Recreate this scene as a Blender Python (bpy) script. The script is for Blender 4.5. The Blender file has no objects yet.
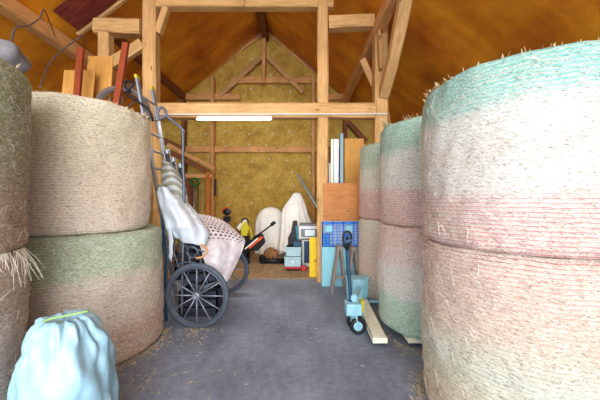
import bpy, bmesh, math, random
from mathutils import Vector, Matrix, noise
random.seed(7)
C = bpy.context.scene.collection
PI = math.pi
F = 280.0; CZ = 1.5

def P(x, y, Y):
    """point of the barn seen along direction (x, y) at depth Y metres"""
    return Vector(((x-300)/F*Y, Y, CZ+(200-y)/F*Y))

# ------------------------------------------------------------------ materials
def lin(c):
    return tuple(((v/255)/12.92 if v/255 <= .04045 else ((v/255+.055)/1.055)**2.4) for v in c)+(1,)

class NT:
    def __init__(s, name):
        s.m = bpy.data.materials.new(name); s.m.use_nodes = True
        s.t = s.m.node_tree; s.b = s.t.nodes['Principled BSDF']
    def n(s, typ, **kw):
        o = s.t.nodes.new(typ)
        for k, v in kw.items():
            if k in ('operation', 'blend_type', 'data_type', 'interpolation', 'wave_type', 'bands_direction', 'feature', 'distance'): setattr(o, k, v)
            else: o.inputs[k].default_value = v
        return o
    def l(s, a, b): s.t.links.new(a, b)
    def math(s, op, a, b=None, c=None):
        o = s.t.nodes.new('ShaderNodeMath'); o.operation = op
        for i, v in enumerate((a, b, c)):
            if v is None: continue
            if isinstance(v, (int, float)): o.inputs[i].default_value = v
            else: s.l(v, o.inputs[i])
        return o.outputs[0]
    def coord(s, scale=(1, 1, 1), kind='Object'):
        tc = s.n('ShaderNodeTexCoord'); mp = s.n('ShaderNodeMapping')
        mp.inputs['Scale'].default_value = scale
        s.l(tc.outputs[kind], mp.inputs['Vector']); return mp.outputs[0]
    def noise(s, scale, detail=4, vec=None, rough=.6):
        o = s.n('ShaderNodeTexNoise'); o.inputs['Scale'].default_value = scale
        o.inputs['Detail'].default_value = detail; o.inputs['Roughness'].default_value = rough
        if vec is not None: s.l(vec, o.inputs['Vector'])
        return o.outputs[0]
    def ramp(s, fac, stops, interp='LINEAR'):
        o = s.n('ShaderNodeValToRGB'); r = o.color_ramp; r.interpolation = interp
        while len(r.elements) < len(stops): r.elements.new(.5)
        for e, (p, c) in zip(r.elements, sorted(stops, key=lambda q: q[0])):
            e.position = p; e.color = c if len(c) == 4 else tuple(c)+(1,)
        s.l(fac, o.inputs[0]); return o.outputs[0]
    def mix(s, fac, a, b, mode='MIX'):
        o = s.t.nodes.new('ShaderNodeMix'); o.data_type = 'RGBA'; o.blend_type = mode
        for sock, v in ((o.inputs[0], fac), (o.inputs[6], a), (o.inputs[7], b)):
            if isinstance(v, (int, float)): sock.default_value = v
            elif isinstance(v, tuple): sock.default_value = v
            else: s.l(v, sock)
        return o.outputs[2]
    def bump(s, h, strength=.4, dist=.01):
        o = s.n('ShaderNodeBump'); o.inputs['Strength'].default_value = strength
        o.inputs['Distance'].default_value = dist
        s.l(h, o.inputs['Height']); s.l(o.outputs[0], s.b.inputs['Normal'])
    def fin(s, col=None, rough=.8, metal=0, spec=.3):
        if col is not None:
            if isinstance(col, tuple): s.b.inputs['Base Color'].default_value = col
            else: s.l(col, s.b.inputs['Base Color'])
        if isinstance(rough, (int, float)): s.b.inputs['Roughness'].default_value = rough
        else: s.l(rough, s.b.inputs['Roughness'])
        s.b.inputs['Metallic'].default_value = metal
        s.b.inputs['Specular IOR Level'].default_value = spec
        return s.m

def mat(name, rgb, rough=.6, metal=0, var=.25, scale=12, bump=.15, spec=.3):
    s = NT(name); c = lin(rgb)
    n = s.noise(scale, 5, s.coord())
    d = tuple(v*(1-var) for v in c[:3])+(1,); e = tuple(min(1, v*(1+var*.6)) for v in c[:3])+(1,)
    col = s.ramp(n, [(.3, d), (.7, e)])
    if bump: s.bump(s.noise(scale*4, 3, s.coord()), bump, .004)
    return s.fin(col, rough, metal, spec)

def wood(name, rgb, axis='x', var=.35, rough=.75, grain=1.0):
    s = NT(name); c = lin(rgb)
    st = {'x': (1.2, 14, 14), 'y': (14, 1.2, 14), 'z': (14, 14, 1.2)}[axis]
    v = s.coord(st)
    n1 = s.noise(2.2*grain, 6, v, .7); n2 = s.noise(1.5, 3, s.coord())
    d = tuple(q*(1-var) for q in c[:3])+(1,); e = tuple(min(1, q*(1+var*.5)) for q in c[:3])+(1,)
    a = s.ramp(n1, [(.3, d), (.62, e)])
    b = s.ramp(n2, [(.3, (.72, .68, .6, 1)), (.65, (1, 1, 1, 1))])
    kn = s.n('ShaderNodeTexVoronoi'); kn.inputs['Scale'].default_value = 2.2
    s.l(s.coord({'x': (1, 3, 3), 'y': (3, 1, 3), 'z': (3, 3, 1)}[axis]), kn.inputs['Vector'])
    k = s.ramp(kn.outputs['Distance'], [(.05, (.35, .22, .12, 1)), (.13, (1, 1, 1, 1))])
    col = s.mix(1.0, s.mix(.8, a, b, 'MULTIPLY'), k, 'MULTIPLY')
    s.bump(n1, .35, .006)
    return s.fin(col, rough)

def bale_mat(name, height, bands, threads, dark=.0, seed=0, line=260.0):
    """bands/threads: (fraction of height, rgb[, strength])"""
    s = NT(name)
    tc = s.n('ShaderNodeTexCoord'); sep = s.n('ShaderNodeSeparateXYZ')
    s.l(tc.outputs['Object'], sep.inputs[0])
    z = s.math('DIVIDE', sep.outputs['Z'], height)
    w = s.noise(1.6, 3, s.coord()); wob = s.math('MULTIPLY_ADD', w, .16, -.08)
    w2 = s.noise(9, 3, s.coord()); zz = s.math('ADD', s.math('ADD', z, wob), s.math('MULTIPLY_ADD', w2, .05, -.025))
    base = s.ramp(zz, [(p, lin(c)) for p, c in bands])
    # mottled straw showing through the wrap
    base = s.mix(.28, base, lin((236, 228, 214)))
    m = s.noise(48, 7, s.coord((1, 1, 1.8)), .85)
    mott = s.ramp(m, [(.37, (.32, .27, .21, 1)), (.46, (.84, .81, .76, 1)), (.53, (1.0, 1.0, 1.0, 1)), (.64, (1.22, 1.24, 1.26, 1))])
    col = s.mix(.9, base, mott, 'MULTIPLY')
    big = s.ramp(s.noise(3.2, 4, s.coord()), [(.3, (.78, .72, .64, 1)), (.55, (1, 1, 1, 1))])
    col = s.mix(.5, col, big, 'MULTIPLY')
    # single straws and net fibres lying across each other
    th = s.math('MULTIPLY', s.math('ARCTAN2', sep.outputs['Y'], sep.outputs['X']), .62)
    def fib(rot, sc, lo, hi, off):
        cb = s.n('ShaderNodeCombineXYZ'); s.l(th, cb.inputs[0]); s.l(sep.outputs['Z'], cb.inputs[1]); cb.inputs[2].default_value = off
        mp = s.n('ShaderNodeMapping'); mp.inputs['Rotation'].default_value = (0, 0, rot); s.l(cb.outputs[0], mp.inputs['Vector'])
        m2 = s.n('ShaderNodeMapping'); m2.inputs['Scale'].default_value = (sc*.13, sc, 1); s.l(mp.outputs[0], m2.inputs['Vector'])
        return s.ramp(s.noise(1, 2, m2.outputs[0]), [(lo, (0, 0, 0, 1)), (hi, (1, 1, 1, 1))])
    col = s.mix(s.math('MULTIPLY', fib(.35, 150, .58, .66, 1+seed), .75), col, lin((92, 76, 58)))
    f1 = fib(-.3, 130, .56, .63, 5+seed); f2 = fib(.9, 120, .58, .65, 9+seed); f3 = fib(-1.1, 120, .59, .66, 14+seed)
    for f_, a_ in ((f1, .55), (f2, .55), (f3, .5)):
        col = s.mix(s.math('MULTIPLY', f_, a_), col, lin((250, 246, 236)))
    # net threads round the bale
    wv = s.math('ADD', s.math('MULTIPLY', sep.outputs['Z'], line), s.math('MULTIPLY', s.noise(5, 3, s.coord((1, 1, .4))), 7.0))
    sn = s.math('SINE', wv)
    brk = s.noise(14, 4, s.coord((1, 1, 3)))
    mask = s.math('MULTIPLY', s.ramp(sn, [(.45, (0, 0, 0, 1)), (.9, (1, 1, 1, 1))]), s.ramp(brk, [(.3, (.15, .15, .15, 1)), (.5, (1, 1, 1, 1))]))
    tcol = s.ramp(zz, [(p, lin(c)) for p, c, _ in threads])
    tst = s.ramp(zz, [(p, (a, a, a, 1)) for p, _, a in threads])
    tm = s.math('MULTIPLY', mask, tst)
    col = s.mix(tm, col, tcol)
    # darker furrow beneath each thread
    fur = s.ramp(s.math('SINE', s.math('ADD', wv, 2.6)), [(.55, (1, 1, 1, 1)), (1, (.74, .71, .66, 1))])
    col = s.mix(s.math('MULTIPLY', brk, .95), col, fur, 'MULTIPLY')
    h = s.math('ADD', s.math('MULTIPLY', sn, .22), s.math('ADD', s.math('MULTIPLY', m, 2.6), s.math('MULTIPLY', f1, .4)))
    s.bump(h, .8, .008)
    return s.fin(col, .75, 0, .25)

M = {}
M['timber'] = wood('timber_pale', (212, 168, 112), 'x', .3)
M['timber2'] = wood('timber_warm', (228, 172, 112), 'x', .35)
M['timber_dark'] = wood('timber_dark', (138, 84, 56), 'x', .4)
M['timber_red'] = wood('timber_red', (150, 66, 34), 'z', .3)
M['ply'] = wood('plywood', (206, 140, 84), 'x', .28)
M['ply_y'] = wood('plywood_yellow', (214, 158, 82), 'z', .2)
M['ply_o'] = wood('board_orange', (206, 128, 62), 'z', .15)
M['trestle'] = wood('trestle_wood', (150, 138, 130), 'z', .35)
M['ply_floor'] = wood('plank_floor', (164, 136, 104), 'y', .4)
M['wallwood'] = wood('wall_boards', (104, 66, 38), 'z', .45)
M['tyre'] = mat('tyre_rubber', (72, 80, 92), .6, 0, .25, 10)
M['black'] = mat('black_plastic', (26, 27, 32), .45, 0, .2)
M['steel'] = mat('galvanised_steel', (168, 174, 180), .4, .6, .15)
M['steel_d'] = mat('dull_steel', (98, 104, 116), .45, .6, .3)
M['iron'] = mat('dark_iron', (56, 58, 72), .55, .4, .35)
M['alu'] = mat('aluminium', (140, 147, 158), .4, .45, .12)
M['bluemetal'] = mat('pale_blue_enamel', (150, 200, 216), .45, .1, .2, 20)
M['dkblue'] = mat('dark_blue_enamel', (44, 78, 104), .45, .2, .25)
M['cream'] = mat('cream_enamel', (252, 246, 222), .5, 0, .12, 25)
M['yellow'] = mat('yellow_board', (240, 200, 36), .55, 0, .12, 15)
M['yellow2'] = mat('yellow_plastic', (196, 184, 36), .45, 0, .1)
M['orange'] = mat('orange_plastic', (226, 88, 40), .45, 0, .1)
M['red'] = mat('red_plastic', (190, 46, 56), .5, 0, .15)
M['teal'] = mat('teal_plastic', (30, 140, 160), .45, 0, .1)
M['green'] = mat('green_plastic', (30, 110, 50), .5, 0, .2)
M['greybox'] = mat('blue_grey_plastic', (164, 196, 204), .5, 0, .1)
M['white'] = mat('white_plastic', (226, 228, 226), .45, 0, .06)
M['screen'] = mat('pale_display', (226, 240, 246), .25, 0, .03, 8, 0)
M['grey'] = mat('mid_grey_plastic', (120, 124, 130), .5, 0, .1)
M['navy'] = mat('navy_plastic', (38, 66, 104), .5, 0, .1)
M['paleblue'] = mat('pale_blue_panel', (144, 208, 222), .6, 0, .06, 5)
M['crate'] = mat('royal_blue_crate', (58, 138, 240), .45, 0, .15)
M['cloth'] = mat('white_dust_sheet', (236, 232, 222), .9, 0, .1, 8, .3)
M['brown'] = mat('brown_leather', (150, 104, 62), .7, 0, .3)
M['straw'] = mat('loose_straw', (206, 184, 140), .8, 0, .3, 30)
M['fibre'] = mat('pale_fibre', (236, 228, 212), .7, 0, .15, 30)
M['stone'] = mat('grey_canvas', (128, 126, 130), .9, 0, .35, 10, .6)
M['cord'] = mat('lime_cord', (150, 184, 96), .6, 0, .1)
M['old_grey'] = mat('weathered_grey', (112, 98, 92), .8, 0, .3)
M['rope'] = mat('tan_rope', (190, 140, 96), .8, 0, .3, 40)

def sheet_mat():
    s = NT('orange_roof_sheet')
    n = s.noise(.9, 5, s.coord((1, 1, 1)), .6)
    n2 = s.noise(1.1, 3, s.coord((.5, 3.0, .5)))
    c = s.ramp(n, [(.3, lin((192, 104, 30))), (.5, lin((230, 148, 36))), (.7, lin((246, 180, 50)))])
    c = s.mix(.5, c, s.ramp(n2, [(.35, (.62, .52, .45, 1)), (.6, (1, 1, 1, 1))]), 'MULTIPLY')
    # seams between the sheets
    s.bump(n, .5, .08)
    return s.fin(c, .5, 0, .35)
M['sheet'] = sheet_mat()

def insul():
    s = NT('insulation_wool')
    n = s.noise(2.4, 6, s.coord(), .75); m = s.noise(22, 6, s.coord((1, 1, 1)), .75)
    c = s.ramp(n, [(.3, lin((176, 142, 62))), (.5, lin((216, 180, 86))), (.7, lin((238, 208, 112)))])
    c = s.mix(.7, c, s.ramp(m, [(.35, (.6, .55, .45, 1)), (.6, (1.1, 1.1, 1.1, 1))]), 'MULTIPLY')
    s.bump(s.math('ADD', s.math('MULTIPLY', n, 2), m), .9, .04)
    return s.fin(c, .85)
M['insul'] = insul()

def concrete():
    s = NT('grey_concrete')
    n = s.noise(.9, 7, s.coord(), .65); m = s.noise(14, 7, s.coord(), .75)
    st = s.noise(2.0, 5, s.coord((1, .35, 1)), .6)
    c = s.ramp(n, [(.3, lin((112, 118, 134))), (.55, lin((136, 146, 164))), (.75, lin((160, 170, 188)))])
    c = s.mix(.75, c, s.ramp(m, [(.35, (.66, .66, .68, 1)), (.62, (1.12, 1.12, 1.12, 1))]), 'MULTIPLY')
    c = s.mix(.6, c, s.ramp(st, [(.38, (.66, .62, .62, 1)), (.56, (1, 1, 1, 1))]), 'MULTIPLY')
    f = s.noise(70, 2, s.coord()); c = s.mix(s.ramp(f, [(.68, (0, 0, 0, 1)), (.74, (.4, .4, .4, 1))]), c, lin((190, 176, 150)))
    s.bump(m, .3, .006)
    return s.fin(c, .72, 0, .35)
M['concrete'] = concrete()

def dots():
    s = NT('spotted_cloth')
    tc = s.n('ShaderNodeTexCoord'); sp = s.n('ShaderNodeSeparateXYZ'); s.l(tc.outputs['UV'], sp.inputs[0])
    u = s.math('MULTIPLY', sp.outputs[0], 13); v = s.math('MULTIPLY', sp.outputs[1], 19)
    row = s.math('MODULO', s.math('FLOOR', v), 2.0)
    u = s.math('ADD', u, s.math('MULTIPLY', row, .5))
    fu = s.math('SUBTRACT', s.math('FRACT', u), .5); fv = s.math('SUBTRACT', s.math('FRACT', v), .5)
    d = s.math('SQRT', s.math('ADD', s.math('POWER', s.math('ABSOLUTE', fu), 2.0), s.math('POWER', s.math('ABSOLUTE', fv), 2.0)))
    k = s.math('MULTIPLY', s.math('LESS_THAN', d, .27), s.math('LESS_THAN', sp.outputs[1], .5))
    n = s.ramp(s.noise(10, 4, s.coord()), [(.3, lin((180, 170, 174))), (.7, lin((222, 212, 212)))])
    c = s.mix(k, n, lin((48, 46, 84)))
    s.bump(s.noise(30, 3, s.coord()), .3, .004)
    return s.fin(c, .9)
M['dots'] = dots()

def stripes():
    s = NT('striped_fabric')
    tc = s.n('ShaderNodeTexCoord'); sp = s.n('ShaderNodeSeparateXYZ'); s.l(tc.outputs['UV'], sp.inputs[0])
    k = s.ramp(s.math('FRACT', s.math('MULTIPLY', sp.outputs[1], 6)), [(.4, lin((168, 170, 166))), (.55, lin((126, 124, 110)))])
    return s.fin(k, .85)
M['stripes'] = stripes()

def film(name, rgb, trans=.25):
    s = NT(name)
    n = s.noise(9, 5, s.coord(), .6)
    c = lin(rgb); col = s.ramp(n, [(.3, tuple(q*.86 for q in c[:3])+(1,)), (.7, c)])
    s.bump(n, .5, .015)
    s.b.inputs['Transmission Weight'].default_value = trans*.4
    return s.fin(col, .38, 0, .5)
M['film'] = film('white_film', (204, 212, 220))
M['bag'] = film('pale_blue_film', (158, 198, 216), .1)
def glow():
    m = bpy.data.materials.new('lit_tube'); m.use_nodes = True; b = m.node_tree.nodes['Principled BSDF']
    b.inputs['Base Color'].default_value = (1, 1, .95, 1); b.inputs['Emission Color'].default_value = (1, .98, .88, 1); b.inputs['Emission Strength'].default_value = 14
    return m
M['glow'] = glow()
def dark_red():
    s = NT('dark_red_boards')
    n = s.noise(5, 6, s.coord((.6, 6, 1)), .7)
    return s.fin(s.ramp(n, [(.3, lin((84, 36, 34))), (.7, lin((160, 74, 58)))]), .8)
M['darkred'] = dark_red()

# ------------------------------------------------------------------ mesh builder
class MB:
    def __init__(s): s.v = []; s.f = []; s.uv = {}
    def add(s, vs, fs):
        o = len(s.v); s.v += [Vector(q) for q in vs]; s.f += [tuple(i+o for i in f) for f in fs]; return s
    def box(s, lo, hi, rot=None, piv=None):
        x0, y0, z0 = lo; x1, y1, z1 = hi
        vs = [Vector(q) for q in ((x0, y0, z0), (x1, y0, z0), (x1, y1, z0), (x0, y1, z0), (x0, y0, z1), (x1, y0, z1), (x1, y1, z1), (x0, y1, z1))]
        if rot:
            p = Vector(piv) if piv else (Vector(lo)+Vector(hi))/2
            vs = [rot @ (q-p)+p for q in vs]
        return s.add(vs, [(0, 3, 2, 1), (4, 5, 6, 7), (0, 1, 5, 4), (1, 2, 6, 5), (2, 3, 7, 6), (3, 0, 4, 7)])
    def bar(s, a, b, w, h, up=(0, 0, 1)):
        a = Vector(a); b = Vector(b); d = (b-a).normalized(); u = Vector(up)
        if abs(d.dot(u)) > .97: u = Vector((0, 1, 0))
        r = d.cross(u).normalized(); u = r.cross(d)
        vs = [q+r*i*w/2+u*j*h/2 for q in (a, b) for i, j in ((-1, -1), (1, -1), (1, 1), (-1, 1))]
        return s.add(vs, [(0, 1, 2, 3), (7, 6, 5, 4), (0, 4, 5, 1), (1, 5, 6, 2), (2, 6, 7, 3), (3, 7, 4, 0)])
    def tube(s, pts, r, n=10, closed=False):
        pts = [Vector(p) for p in pts]; m = len(pts); rs = r if isinstance(r, (list, tuple)) else [r]*m
        o = len(s.v); prev = None
        for i, p in enumerate(pts):
            if closed: d = pts[(i+1) % m]-pts[i-1]
            else: d = pts[min(i+1, m-1)]-pts[max(i-1, 0)]
            d.normalize()
            if prev is None:
                u = d.orthogonal().normalized()
            else:
                u = (prev-d*prev.dot(d)).normalized()
            prev = u; w = d.cross(u)
            for k in range(n):
                a = 2*PI*k/n; s.v.append(p+(u*math.cos(a)+w*math.sin(a))*rs[i])
        for i in range(m if closed else m-1):
            j = (i+1) % m
            for k in range(n):
                l = (k+1) % n
                s.f.append((o+i*n+k, o+i*n+l, o+j*n+l, o+j*n+k))
        if not closed:
            s.f.append(tuple(o+k for k in reversed(range(n)))); s.f.append(tuple(o+(m-1)*n+k for k in range(n)))
        return s
    def ring(s, c, R, r, ax, n=48, k=10, sq=1.0):
        """torus about axis ax"""
        ax = Vector(ax).normalized(); u = ax.orthogonal().normalized(); w = ax.cross(u); o = len(s.v)
        for i in range(n):
            a = 2*PI*i/n; d = u*math.cos(a)+w*math.sin(a)
            for j in range(k):
                b = 2*PI*j/k
                s.v.append(Vector(c)+d*(R+r*math.cos(b))+ax*r*sq*math.sin(b))
        for i in range(n):
            for j in range(k):
                s.f.append((o+i*k+j, o+((i+1) % n)*k+j, o+((i+1) % n)*k+(j+1) % k, o+i*k+(j+1) % k))
        return s
    def lathe(s, c, prof, ax=(0, 0, 1), n=32):
        ax = Vector(ax).normalized(); u = ax.orthogonal().normalized(); w = ax.cross(u); o = len(s.v); m = len(prof)
        for r, h in prof:
            for k in range(n):
                a = 2*PI*k/n; s.v.append(Vector(c)+(u*math.cos(a)+w*math.sin(a))*r+ax*h)
        for i in range(m-1):
            for k in range(n):
                l = (k+1) % n; s.f.append((o+i*n+k, o+i*n+l, o+(i+1)*n+l, o+(i+1)*n+k))
        s.f.append(tuple(o+k for k in reversed(range(n)))); s.f.append(tuple(o+(m-1)*n+k for k in range(n)))
        return s
    def prism(s, poly, d):
        """polygon (3-D points) thickened by vector d"""
        a = [Vector(p) for p in poly]; n = len(a); d = Vector(d)
        return s.add(a+[p+d for p in a], [tuple(range(n)), tuple(reversed(range(n, 2*n)))]+[(i, i+n, (i+1) % n+n, (i+1) % n) for i in range(n)])
    def patch(s, net, nu=24, nv=24, amp=.01, freq=6, seed=0, fold=None):
        R = len(net); Cc = len(net[0]); o = len(s.v)
        def cr(a, b, c, d, t): return .5*((2*b)+(-a+c)*t+(2*a-5*b+4*c-d)*t*t+(-a+3*b-3*c+d)*t**3)
        def line(ps, t):
            n = len(ps); q = t*(n-1); i = min(int(q), n-2); f = q-i
            return cr(ps[max(i-1, 0)], ps[i], ps[i+1], ps[min(i+2, n-1)], f)
        for j in range(nv+1):
            for i in range(nu+1):
                u, v = i/nu, j/nv
                row = [line([Vector(q) for q in r], u) for r in net]
                p = line(row, v)
                d = noise.noise_vector(p*freq+Vector((seed, 0, 0)))*amp
                if fold: d += Vector((0, -1, .2))*fold[0]*math.sin(u*fold[1]+3*noise.noise(p*2))
                s.uv[len(s.v)] = (u, v); s.v.append(p+d)
        for j in range(nv):
            for i in range(nu):
                a = o+j*(nu+1)+i; s.f.append((a, a+1, a+nu+2, a+nu+1))
        return s

def tag(o, label=None, cat=None, group=None, kind=None):
    for k, v in (('label', label), ('category', cat), ('group', group), ('kind', kind)):
        if v: o[k] = v
    return o

def wloc(o):
    v = Vector((0, 0, 0))
    while o: v += o.location; o = o.parent
    return v

def obj(name, mb, m, parent=None, loc=None, smooth=False, bevel=0, solid=0, sub=0):
    me = bpy.data.meshes.new(name)
    org = wloc(parent) if parent else (Vector(loc) if loc is not None else Vector((0, 0, 0)))
    me.from_pydata([v-org for v in mb.v], [], mb.f)
    if mb.uv:
        ul = me.uv_layers.new(name='UVMap')
        for lp in me.loops:
            if lp.vertex_index in mb.uv: ul.data[lp.index].uv = mb.uv[lp.vertex_index]
    bm = bmesh.new(); bm.from_mesh(me); bmesh.ops.recalc_face_normals(bm, faces=bm.faces); bm.to_mesh(me); bm.free()
    me.materials.append(M[m] if isinstance(m, str) else m)
    o = bpy.data.objects.new(name, me); C.objects.link(o)
    if parent: o.parent = parent
    elif loc is not None: o.location = loc
    if smooth:
        for p in me.polygons: p.use_smooth = True
    if solid:
        q = o.modifiers.new('Solid', 'SOLIDIFY'); q.thickness = solid; q.offset = 0
    if bevel:
        q = o.modifiers.new('Bevel', 'BEVEL'); q.width = bevel; q.segments = 2; q.limit_method = 'ANGLE'
    if sub:
        q = o.modifiers.new('Sub', 'SUBSURF'); q.levels = sub; q.render_levels = sub
    return o

def thing(name, loc, label, cat, group=None):
    o = bpy.data.objects.new(name, None); C.objects.link(o); o.location = loc; o.empty_display_size = .1
    return tag(o, label, cat, group)

def timber(name, a, b, w, h, m='timber', label=None, cat='beam', group=None, kind=None, rough=.01, bow=0, seed=0, parent=None):
    """hewn timber: local X runs along its length"""
    a = Vector(a); b = Vector(b); L = (b-a).length; d = (b-a)/L
    u = Vector((0, 0, 1))
    if abs(d.dot(u)) > .95: u = Vector((0, 1, 0))
    r = u.cross(d).normalized(); u = d.cross(r)
    n = max(2, int(L/.25)); mb = MB(); vs = []; fs = []
    ch = .12
    prof = []
    for sx, sy in ((-1, -1), (1, -1), (1, 1), (-1, 1)):
        pass
    cw = [(-.5, -.5+ch), (-.5+ch, -.5), (.5-ch, -.5), (.5, -.5+ch), (.5, .5-ch), (.5-ch, .5), (-.5+ch, .5), (-.5, .5-ch)]
    for i in range(n+1):
        t = i/n; off = bow*math.sin(PI*t)
        for k, (p, q) in enumerate(cw):
            e = noise.noise(Vector((i*.7+seed*9.1, k*.9, seed*3.7)))*rough
            vs.append(Vector((t*L, p*w*(1+e*2)+e, q*h+off+e)))
    for i in range(n):
        for k in range(8):
            l = (k+1) % 8; fs.append((i*8+k, i*8+l, (i+1)*8+l, (i+1)*8+k))
    fs.append(tuple(reversed(range(8)))); fs.append(tuple(n*8+k for k in range(8)))
    mb.add(vs, fs)
    o = obj(name, mb, m, None)
    mw = Matrix((d, r, u)).transposed().to_4x4(); mw.translation = a
    if parent: mw.translation = a-wloc(parent); o.parent = parent
    o.matrix_local = mw
    return tag(o, label, cat if not kind and not parent else None, group, kind)

# ------------------------------------------------------------------ the barn shell
RX, RZ = -1.13, 7.05; SL, SR = .77, .84
YB = 9.3; YF = -1.6
def struct(name, mb, m, **k): return tag(obj(name, mb, m, **k), kind='structure')
struct('floor', MB().box((-6.6, YF-1.5, -.15), (4.8, 5.32, 0)), 'concrete')
fb = MB()
for i in range(18):
    x0 = -6.4+i*.62
    fb.box((x0+.003, 5.325, -.13), (x0+.617, 9.4, .012))
struct('floor_back', fb, 'ply_floor')
def roof(name, xe, sl):
    mb = MB(); nx, ny = 46, 90; o = 0
    for j in range(ny+1):
        for i in range(nx+1):
            X = RX+(xe-RX)*i/nx; Y = YF+(YB+.5-YF)*j/ny
            sag = .035*math.sin(Y*PI/.9)*(.5+.5*noise.noise(Vector((X*.5, Y*.4, 2)))) + .05*noise.noise(Vector((X*.9, Y*.8, 5)))
            mb.v.append(Vector((X, Y, RZ-sl*abs(X-RX)+sag+.05)))
    for j in range(ny):
        for i in range(nx):
            a = j*(nx+1)+i; mb.f.append((a, a+1, a+nx+2, a+nx+1))
    o = struct(name, mb, 'sheet', smooth=True, solid=.03)
roof('ceiling_left', -6.35, SL); roof('ceiling_right', 4.4, SR)
def boards(name, X, top):
    mb = MB(); y = YF
    while y < YB:
        mb.box((X, y+.004, 0), (X+.04, y+.176, top)); y += .18
    struct(name, mb, 'wallwood')
boards('wall_left', -6.35, 3.1); boards('wall_right', 4.32, 2.5)
mb = MB(); nx, nz = 60, 50
for j in range(nz+1):
    for i in range(nx+1):
        X = -6.3+10.6*i/nx; zt = RZ+.04-(SL if X < RX else SR)*abs(X-RX)
        Z = zt*j/nz; mb.v.append(Vector((X, YB+.03+.05*noise.noise(Vector((X*1.6, 0, Z*1.6))), Z)))
for j in range(nz):
    for i in range(nx):
        a = j*(nx+1)+i; mb.f.append((a, a+1, a+nx+2, a+nx+1))
wb = struct('wall_back', mb, 'insul', smooth=True, solid=.06)
wash = None
for (x, y) in [(x+random.uniform(-4, 4), y+random.uniform(-3, 3)) for y in range(48, 245, 14) for x in range(186, 318, 21)]:
    if 200-y > 167*(1-abs(x-266)/95.) + 10 and y < 110: continue
    p = P(x, y, YB-.05)
    if wash is None:
        wash = obj('fixing_washer', MB().lathe(p, [(.022, -.02), (.026, -.01), (.026, .03)], (0, -1, 0), 12), M['white'], wb); base = p.copy()
        n_w = 0
    else:
        n_w += 1
        if n_w > 60: break
        c = wash.copy(); C.objects.link(c); c.parent = wb; c.location = p-base

# framing on the gable
Yg = YB-.1; tn = [0]
def gt(x0, y0, x1, y1, px, m='timber2', Y=Yg):
    tn[0] += 1; w = px*Y/F
    timber('trim_%d' % tn[0], P(x0, y0, Y), P(x1, y1, Y), .12, w, m, kind='structure', seed=tn[0]) if abs(x1-x0) > 1 or True else None
gt(232, 80.5, 330, 80.5, 6); gt(184, 97, 240, 97, 6, Y=Yg-.02); gt(180, 149.5, 318, 149.5, 6)
gt(213, 78, 213, 245, 7.5, Y=Yg-.04); gt(264, 34, 264, 84, 7, 'timber2', Y=Yg-.04)
gt(262, 57, 219, 97, 4.5, 'timber', Y=Yg-.06); gt(267, 57, 303, 93, 4, 'timber', Y=Yg-.06)
gt(313, 78, 313, 245, 7, Y=Yg-.04); gt(316, 98, 346, 97, 6); gt(345, 90, 345, 245, 6, 'timber_dark')
gt(348, 122, 366, 142, 5, 'timber_dark', Y=Yg-.08); gt(184, 97, 184, 245, 6, 'timber_dark', Y=Yg-.04)
gt(320, 150, 370, 150, 6, 'timber_dark'); gt(140, 130, 184, 150, 6, 'timber_dark')

# ------------------------------------------------------------------ roof timbers
YFm = 5.2
timber('ridge_beam', (RX, YF, RZ-.2), (RX, YB-.1, RZ-.2), .22, .24, 'timber_dark', 'brown ridge beam running along the peak of the orange roof', 'beam')
timber('roof_purlin', (-4.36, YF, 4.38), (-4.36, YB-.15, 4.38), .26, .24, 'timber2', 'long brown purlin under the left roof slope, at the top left corner', 'beam')
timber('roof_purlin', (1.44, 3.0, 4.62), (1.42, YB-.15, 4.66), .2, .22, 'timber2', 'weathered purlin under the right slope running to the back gable', 'beam', seed=3)
timber('roof_purlin', (-3.8, 5.4, 4.86), (-3.8, YB-.15, 4.86), .16, .2, 'timber_dark', 'dark purlin on the left slope behind the timber frame', 'beam', seed=4)
FX = lambda x: (x-300)/F*YFm
FZ = lambda y: CZ+(200-y)/F*YFm
timber('timber_post', (FX(322.5), YFm, 0), (FX(322.5), YFm, 5.42), .2, .2, 'timber', 'slim pale post in the middle, crossing the beam with the tube light', 'post', seed=5)
timber('timber_post', (FX(151.5), YFm, 0), (FX(151.5), YFm, 5.66), .24, .24, 'timber', 'thick pale post on the left between the bale boards and the long beam', 'post', seed=6)
timber('timber_post', (FX(380), YFm, 0), (FX(380), YFm, 4.7), .24, .26, 'timber', 'pale post on the right rising behind the farthest bale stack', 'post', seed=7)
timber('tie_beam', (FX(158.2)+.01, YFm-.02, FZ(112)), (FX(373.5), YFm-.02, FZ(112)), .24, .27, 'timber', 'long pale horizontal beam that carries the lit tube lamp', 'beam', seed=8)
timber('collar_beam', (FX(158.3), YFm, FZ(5.5)), (FX(333), YFm, FZ(5.5)), .18, .14, 'timber', 'pale collar beam along the top edge, lower one of two', 'beam', seed=9)
timber('collar_beam', (FX(158.3), YFm, FZ(-3)), (FX(333), YFm, FZ(-3)), .18, .14, 'timber', 'upper collar beam above its twin at the very top edge', 'beam', seed=10)
timber('beam_block', (FX(244), YFm-.1, FZ(11)), (FX(244), YFm-.1, FZ(-6)), .04, .1, 'timber', 'small pale block nailed across the two collar beams', 'block', seed=11)
timber('cross_beam', (FX(328.3), YFm-.02, FZ(25)), (FX(373), YFm-.02, FZ(23)), .22, .23, 'timber', 'short thick pale beam between the middle post and the right post', 'beam', seed=12, rough=.03)
timber('timber_brace', (1.52, 5.1, FZ(97)), (1.5, 3.95, 4.42), .18, .2, 'timber', 'bowed pale brace rising from the right post toward the viewer', 'brace', seed=13, bow=-.08)
timber('timber_brace', P(363, 60, 5.5), P(376, 88, 5.36), .1, .12, 'timber', 'small pale strut between the right purlin and the right post', 'brace', seed=14)
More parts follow.
